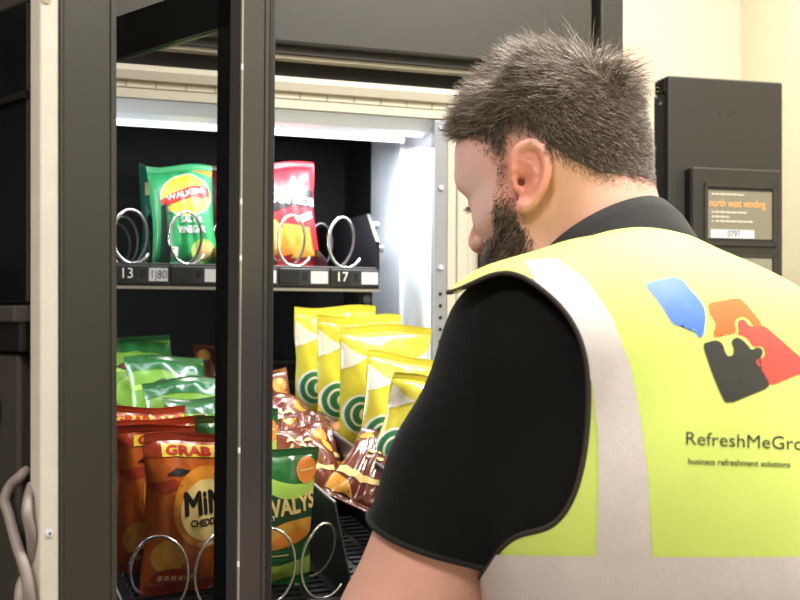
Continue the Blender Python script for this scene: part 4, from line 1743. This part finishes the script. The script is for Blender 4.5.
# the trunk side is not cut: keep points nearer to the trunk axis
sp = ((TV - NB) @ LF)
g = np.full(len(TV), -1.0)
g = np.where(in1 & (sp > .145), gs1, g)
g = np.where(in2 & (sp < -.145), gs2, g)
neck = (TV - (NB + TF * .01 + TU * .016)) @ (TU * .94 + TF * -.30)
g = np.maximum(g, np.where(np.linalg.norm(TV - NB, axis=1) < .16, neck, -1))
g = np.maximum(g, .93 - TV[:, 2])
shV, shT = clip_mesh(TV, TT, g)
shirt = mine(np_obj('polo_shirt', shV, shT, M_SHIRT))
so = shirt.modifiers.new('thick', 'SOLIDIFY')
so.thickness = .0025
so.offset = -1


# collar: a folded band round the neck, open at the front
def collar():
    b = MB()
    n = 56
    V, Fq = [], []
    cen = NB + TF * .006
    prof = [(.060, .050), (.066, .056), (.073, .055), (.082, .042), (.093, .018), (.101, -.002), (.098, -.006), (.090, .010), (.078, .030)]
    m = len(prof)
    for i in range(n + 1):
        a = math.radians(-152 + 304 * i / n) + PI          # 180 = back of the neck
        ca, sa = math.cos(a), math.sin(a)
        back = (1 - ca) / 2
        for (r, z) in prof:
            rr = r * (1.02 + .02 * ca)
            drop = -.050 * (1 - back) ** 1.0 * 1.0
            sl = -.018 * abs(sa) * (1 if z < .03 else .25)
            V.append(cen + LF * (rr * sa * 1.0) + TF * (rr * ca * 1.0) + TU * (z + drop + sl) + ZU * .0)
    for i in range(n):
        for k in range(m):
            Fq.append([i * m + k, i * m + (k + 1) % m, (i + 1) * m + (k + 1) % m, (i + 1) * m + k])
    Fq.append(list(range(m)))
    Fq.append([n * m + k for k in range(m)][::-1])
    b.add(V, Fq, M_RIB, True)
    return mine(b.build('collar'), shirt)


collar()
# band at the sleeve hem
def boundary_chains(V, T, pick):
    e = np.concatenate([T[:, [0, 1]], T[:, [1, 2]], T[:, [2, 0]]])
    key = np.sort(e, axis=1)
    u, inv, cnt = np.unique(key, axis=0, return_inverse=True, return_counts=True)
    bd = e[cnt[inv.ravel()] == 1]
    nxt = {}
    for a, c in bd.tolist():
        if pick(V[a]) and pick(V[c]): nxt[a] = c
    chains, seen = [], set()
    starts = [a for a in nxt if a not in set(nxt.values())] + list(nxt)
    for s0 in starts:
        if s0 in seen: continue
        ch = [s0]
        seen.add(s0)
        while ch[-1] in nxt and nxt[ch[-1]] not in seen:
            ch.append(nxt[ch[-1]])
            seen.add(ch[-1])
        closed = nxt.get(ch[-1]) == s0
        if len(ch) > 12: chains.append((np.array([V[i] for i in ch]), closed))
    return chains


def resample(C, closed, step, it=6):
    if closed: C = np.concatenate([C, C[:1]])
    s = np.concatenate([[0], np.cumsum(np.linalg.norm(np.diff(C, axis=0), axis=1))])
    n = max(8, int(s[-1] / step))
    t = np.linspace(0, s[-1], n + 1)
    R = np.stack([np.interp(t, s, C[:, q]) for q in range(3)], axis=1)
    if closed: R = R[:-1]
    for _ in range(it):
        if closed: R = .5 * R + .25 * (np.roll(R, 1, 0) + np.roll(R, -1, 0))
        else: R[1:-1] = .5 * R[1:-1] + .25 * (R[:-2] + R[2:])
    return R


for ch, closed in boundary_chains(shV, shT, lambda p: abs((p - NB) @ LF) > .13 and p[2] > .96):
    b = MB()
    b.tube(resample(ch, closed, .006), .0028, M_RIB, 8, closed)
    mine(b.build('sleeve_hem'), shirt)

# hi-vis vest
FV = Field(np.arange(-.06, .66, .0048), np.arange(.66, 1.46, .0048), np.arange(.88, 1.56, .0048))
for p, k in torso(.018): FV.op(p, k * 1.25)
for s in (1, -1):
    FV.op(rcone(T(s * .10, -.05, -.105), T(s * .178, -.05, -.122), .076, .072), .04)
# loose cloth hanging off the shoulder blades
FV.op(ellip(NB - TU * .33 - FW * .045 + ZU * -.02 + A(.048, .038, 0), A(.188, .158, .23), np.array([LF, FW, ZU])), .08)
FV.op(ellip(PELV - FW * .005, A(.186, .165, .24), np.array([LF, FW, ZU])), .08)
VV, VF = FV.mesh(4)
VN = vnormals(VV, VF)
VV = wrinkle(VV, VN, .0016, 9, .6)
VT = tris(VF)


def mirror(V):
    s = (V - NB) @ TL
    return V - 2 * s[:, None] * TL


def half_px(V):
    """pixel of every point, the far half folded over to the near half"""
    s = (V - NB) @ TL
    W = np.where((s < 0)[:, None], mirror(V), V)
    return project(W)


ARMHOLE = [(505, 270), (522, 275), (540, 287), (562, 306), (578, 330), (587, 358), (589, 400), (586, 448), (577, 492), (562, 520), (547, 531), (528, 532), (513, 536), (498, 552), (472, 592), (300, 560), (300, 300), (455, 292), (490, 274)]
HP = half_px(VV)
vdep = (VV - NB) @ TF
garm = poly_sd(HP, ARMHOLE) * -1e-3
sp = np.abs((VV - NB) @ TL)
garm = np.where(sp > .05, garm, -1)
rel = VV - (NB + TF * .02)
up = rel @ TU
flat = np.sqrt((rel @ LF) ** 2 + (rel @ TF) ** 2)
gneck = np.where(up > -.09, .094 + .0 * up - flat, -1)
# V opening on the chest, closed by a zip below it
fr = (rel @ TF)
gv_ = np.where(fr > .03, (.05 + .42 * (up + .16)) - np.abs(rel @ LF), -1)
gv_ = np.where(up > -.17, gv_, -1)
hem = .93 - VV[:, 2]
GV = np.maximum.reduce([-(-garm), gneck, gv_, hem])
M_LIME = mat('lime_fluorescent_cloth', 'bfd064', .75, noise=.03, nscale=20, bump=.12, bscale=500, sheen=.1, bdist=.0008)
M_REFL = mat('silver_reflective_tape', 'c0b8b6', .45, noise=.05, nscale=40, bump=.25, bscale=300, bdist=.0008)
M_PIPE = mat('dark_brown_piping', '2b2320', .8, noise=.05)
vV, vT = clip_mesh(VV, VT, GV)
vest = mine(np_obj('hi_vis_vest', vV, vT, M_LIME))
so = vest.modifiers.new('thick', 'SOLIDIFY')
so.thickness = .002
so.offset = -1
for ch, closed in boundary_chains(vV, vT, lambda p: p[2] > .95):
    b = MB()
    b.tube(resample(ch, closed, .006), .0022, M_PIPE, 8, closed)
    mine(b.build('piping'), vest)


def patch(V, T, g, name, m, lift):
    Nn = vnormals(V, T)
    pv, pt_ = clip_mesh(V + Nn * lift, T, g)
    par = list(range(len(pv)))

    def find(i):
        while par[i] != i:
            par[i] = par[par[i]]
            i = par[i]
        return i
    for a, b_, c in pt_.tolist():
        r = find(a)
        par[find(b_)] = r
        par[find(c)] = r
    root = np.array([find(i) for i in range(len(pv))])
    for r in np.unique(root):
        q = pt_[root[pt_[:, 0]] == r]
        if len(q) < 30: continue
        us = np.unique(q)
        mp = np.full(len(pv), -1)
        mp[us] = np.arange(len(us))
        mine(np_obj(name, pv[us], mp[q], m), vest)


STRIPE = [(524, 262), (556, 259), (585, 280), (612, 318), (630, 365), (641, 420), (648, 480), (651, 545), (652, 566), (597, 566), (597, 540), (599, 480), (598, 430), (592, 385), (580, 345), (560, 308), (535, 282)]
hp = half_px(vV)
sgn = (vV - NB) @ TL
# the stripe follows the same line down the front
gs = np.where(vdep.mean() > 9, 0, poly_sd(hp, STRIPE) * 1e-3)
frontside = ((vV - NB) @ TF) > .0
lat = np.abs(sgn)
gfront = np.abs(lat - .115) - .026
gstripe = np.where(frontside, gfront, gs)
ff = (vV - NB) @ TF
for s in (1, -1):
    patch(vV, vT, np.maximum.reduce([gs, -s * sgn, ff - .002]), 'reflective_brace', M_REFL, .0010)
    patch(vV, vT, np.maximum.reduce([gfront, -s * sgn, .002 - ff]), 'reflective_brace', M_REFL, .0010)
# waist band: a level tape round the body
bp = np.array([at(560, 554, .9), at(760, 553, .98)])
bdir = bp[1] - bp[0]
bn = np.cross(bdir, FW - ZU * .16)
bn /= np.linalg.norm(bn)
if bn[2] < 0: bn = -bn
hgt = (vV - bp[0]) @ bn
gw = np.maximum(hgt, -.052 - hgt)
seam = (vV - bl(at(705, 575, .95))) @ LF
patch(vV, vT, np.maximum(gw, .0045 - seam), 'reflective_waistband', M_REFL, .0014)
patch(vV, vT, np.maximum(gw, seam + .0045), 'reflective_waistband', M_REFL, .0014)

# printing on the back, laid on the cloth
bvh = BVHTree.FromPolygons([Vector(p) for p in vV], vT.tolist())


def on_vest(bm, name, m, lift=.0004):
    cut2d(bm, 4.0)
    index(bm)
    V = []
    for v in bm.verts:
        d = ray(v.co.x, v.co.y).normalized()
        h = bvh.ray_cast(CAM, d)
        if h[0] is None:
            bm.free()
            return None
        n = h[1] if h[1].dot(d) < 0 else -h[1]
        V.append(h[0] + n * lift)
    b = MB()
    b.add(V, [[v.index for v in f.verts][::-1] for f in bm.faces], m, True)
    bm.free()
    return mine(b.build(name), vest)


I_BLUE = mat('print_blue', '3a6ad4', .6, noise=.08, nscale=60)
I_OR2, I_RED2, I_BK2 = mat('print_orange', 'ee5f22', .6, noise=.06, nscale=60), mat('print_red', 'ec4238', .6, noise=.06, nscale=60), mat('print_black', '262622', .6, noise=.15, nscale=60)
zz = lambda L: [(620 + x / 2.5, 240 + y / 2.5) for x, y in L]
on_vest(poly2d(smooth_loop(zz([(62, 113), (75, 106), (100, 100), (125, 95), (142, 93), (160, 104), (175, 125), (192, 142), (210, 168), (214, 190), (212, 210), (208, 240), (198, 245), (190, 236), (187, 222), (176, 206), (165, 207), (140, 217), (125, 200), (108, 172), (88, 145)]), 1)), 'puzzle_print_blue', I_BLUE)
on_vest(poly2d(smooth_loop(zz([(218, 158), (255, 152), (292, 145), (305, 150), (325, 172), (358, 213), (345, 217), (330, 214), (322, 198), (305, 190), (290, 197), (286, 210), (292, 226), (282, 236), (268, 230), (258, 216), (250, 222), (252, 240), (240, 244), (230, 238), (240, 212), (232, 197), (222, 182)]), 1)), 'puzzle_print_orange', I_OR2)
on_vest(poly2d(smooth_loop(zz([(320, 214), (345, 219), (360, 214), (385, 235), (430, 275), (470, 312), (465, 330), (420, 346), (374, 366), (366, 345), (352, 322), (338, 305), (344, 298), (358, 294), (362, 280), (352, 264), (336, 268), (328, 262), (318, 246), (300, 236), (292, 240), (296, 224), (292, 208), (300, 198), (314, 202)]), 1)), 'puzzle_print_red', I_RED2)
on_vest(poly2d(smooth_loop(zz([(205, 260), (222, 254), (240, 250), (256, 258), (262, 280), (270, 292), (282, 288), (284, 272), (276, 254), (290, 242), (306, 250), (318, 262), (328, 276), (342, 268), (354, 272), (357, 284), (350, 294), (338, 298), (350, 318), (372, 350), (372, 369), (330, 386), (266, 412), (252, 388), (232, 340), (218, 300)]), 1)), 'puzzle_print_black', I_BK2)


def vest_text(s, x0, x1, yb0, yb1, h, bold, name, n_end=None):
    bm = text2d(s, 1.0, bold)
    xs = [v.co.x for v in bm.verts]
    a, w_ = min(xs), max(xs) - min(xs)
    for v in bm.verts:
        t = (v.co.x - a) / w_
        y = v.co.y * h / .72
        v.co.x = x0 + t * (x1 - x0)
        v.co.y = yb0 + t * (yb1 - yb0) - y
    return on_vest(bm, name, I_BK2)


vest_text('RefreshMeGroup', 686, 823, 444.5, 451, 13.5, 0, 'lettering_name')
vest_text('business refreshment solutions', 688, 790, 464, 467.5, 6.2, .012, 'lettering_motto')

# trousers and shoes
M_TROU = mat('dark_trouser_cloth', '1c1d22', .85, noise=.1, nscale=80)
FT = Field(np.arange(-.0, .62, .010), np.arange(.75, 1.35, .010), np.arange(.0, 1.06, .012))
HIPC = PELV - ZU * .07
FT.op(ellip(HIPC + ZU * .0, A(.195, .150, .15), np.array([LF, FW, ZU])), .04)
feet = []
for s in (1, -1):
    hp_ = HIPC + LF * s * .095 - ZU * .05
    ft = A(HIPC[0], HIPC[1], 0) + LF * s * .125 + FW * .02
    kn = (hp_ + ft) / 2 + FW * .03 + A(0, 0, .03)
    kn[2] = .50
    FT.op(rcone(hp_, kn, .105, .078), .04)
    FT.op(rcone(kn, ft + A(0, 0, .08), .078, .068), .03)
    feet.append(ft)
tv, tf = FT.mesh(3)
mine(np_obj('trousers', tv, tf, M_TROU))
M_SHOE = mat('black_shoe_leather', '121110', .35, noise=.05)
for ft in feet:
    G = Field(np.arange(ft[0] - .22, ft[0] + .22, .006), np.arange(ft[1] - .14, ft[1] + .30, .006), np.arange(-.01, .16, .006))
    G.op(ellip(ft + FW * .10 + A(0, 0, .035), A(.046, .10, .034), np.array([LF, FW, ZU])), .03)
    G.op(ellip(ft - FW * .02 + A(0, 0, .045), A(.040, .070, .044), np.array([LF, FW, ZU])), .03)
    G.op(rcone(ft + A(0, 0, .05), ft + A(0, 0, .12), .044, .046), .03)
    G.op((A(-9, -9, -9), A(9, 9, .004), lambda X, Y, Z: Z - .004), .004, cut=True)
    v_, f_ = G.mesh(2)
    mine(np_obj('shoe', v_, f_, M_SHOE))
# ------------------------------------------------------------------ light and colour
w = bpy.data.worlds.new('world')
sc.world = w
w.use_nodes = True
w.node_tree.nodes['Background'].inputs[0].default_value = (1.0, .97, .93, 1)
w.node_tree.nodes['Background'].inputs[1].default_value = 0.15
vs = sc.view_settings
sc.display_settings.display_device = 'sRGB'
vs.view_transform = 'Standard'
vs.look = 'None'
vs.gamma = 1.0
vs.use_curve_mapping = False
vs.exposure = 0.3
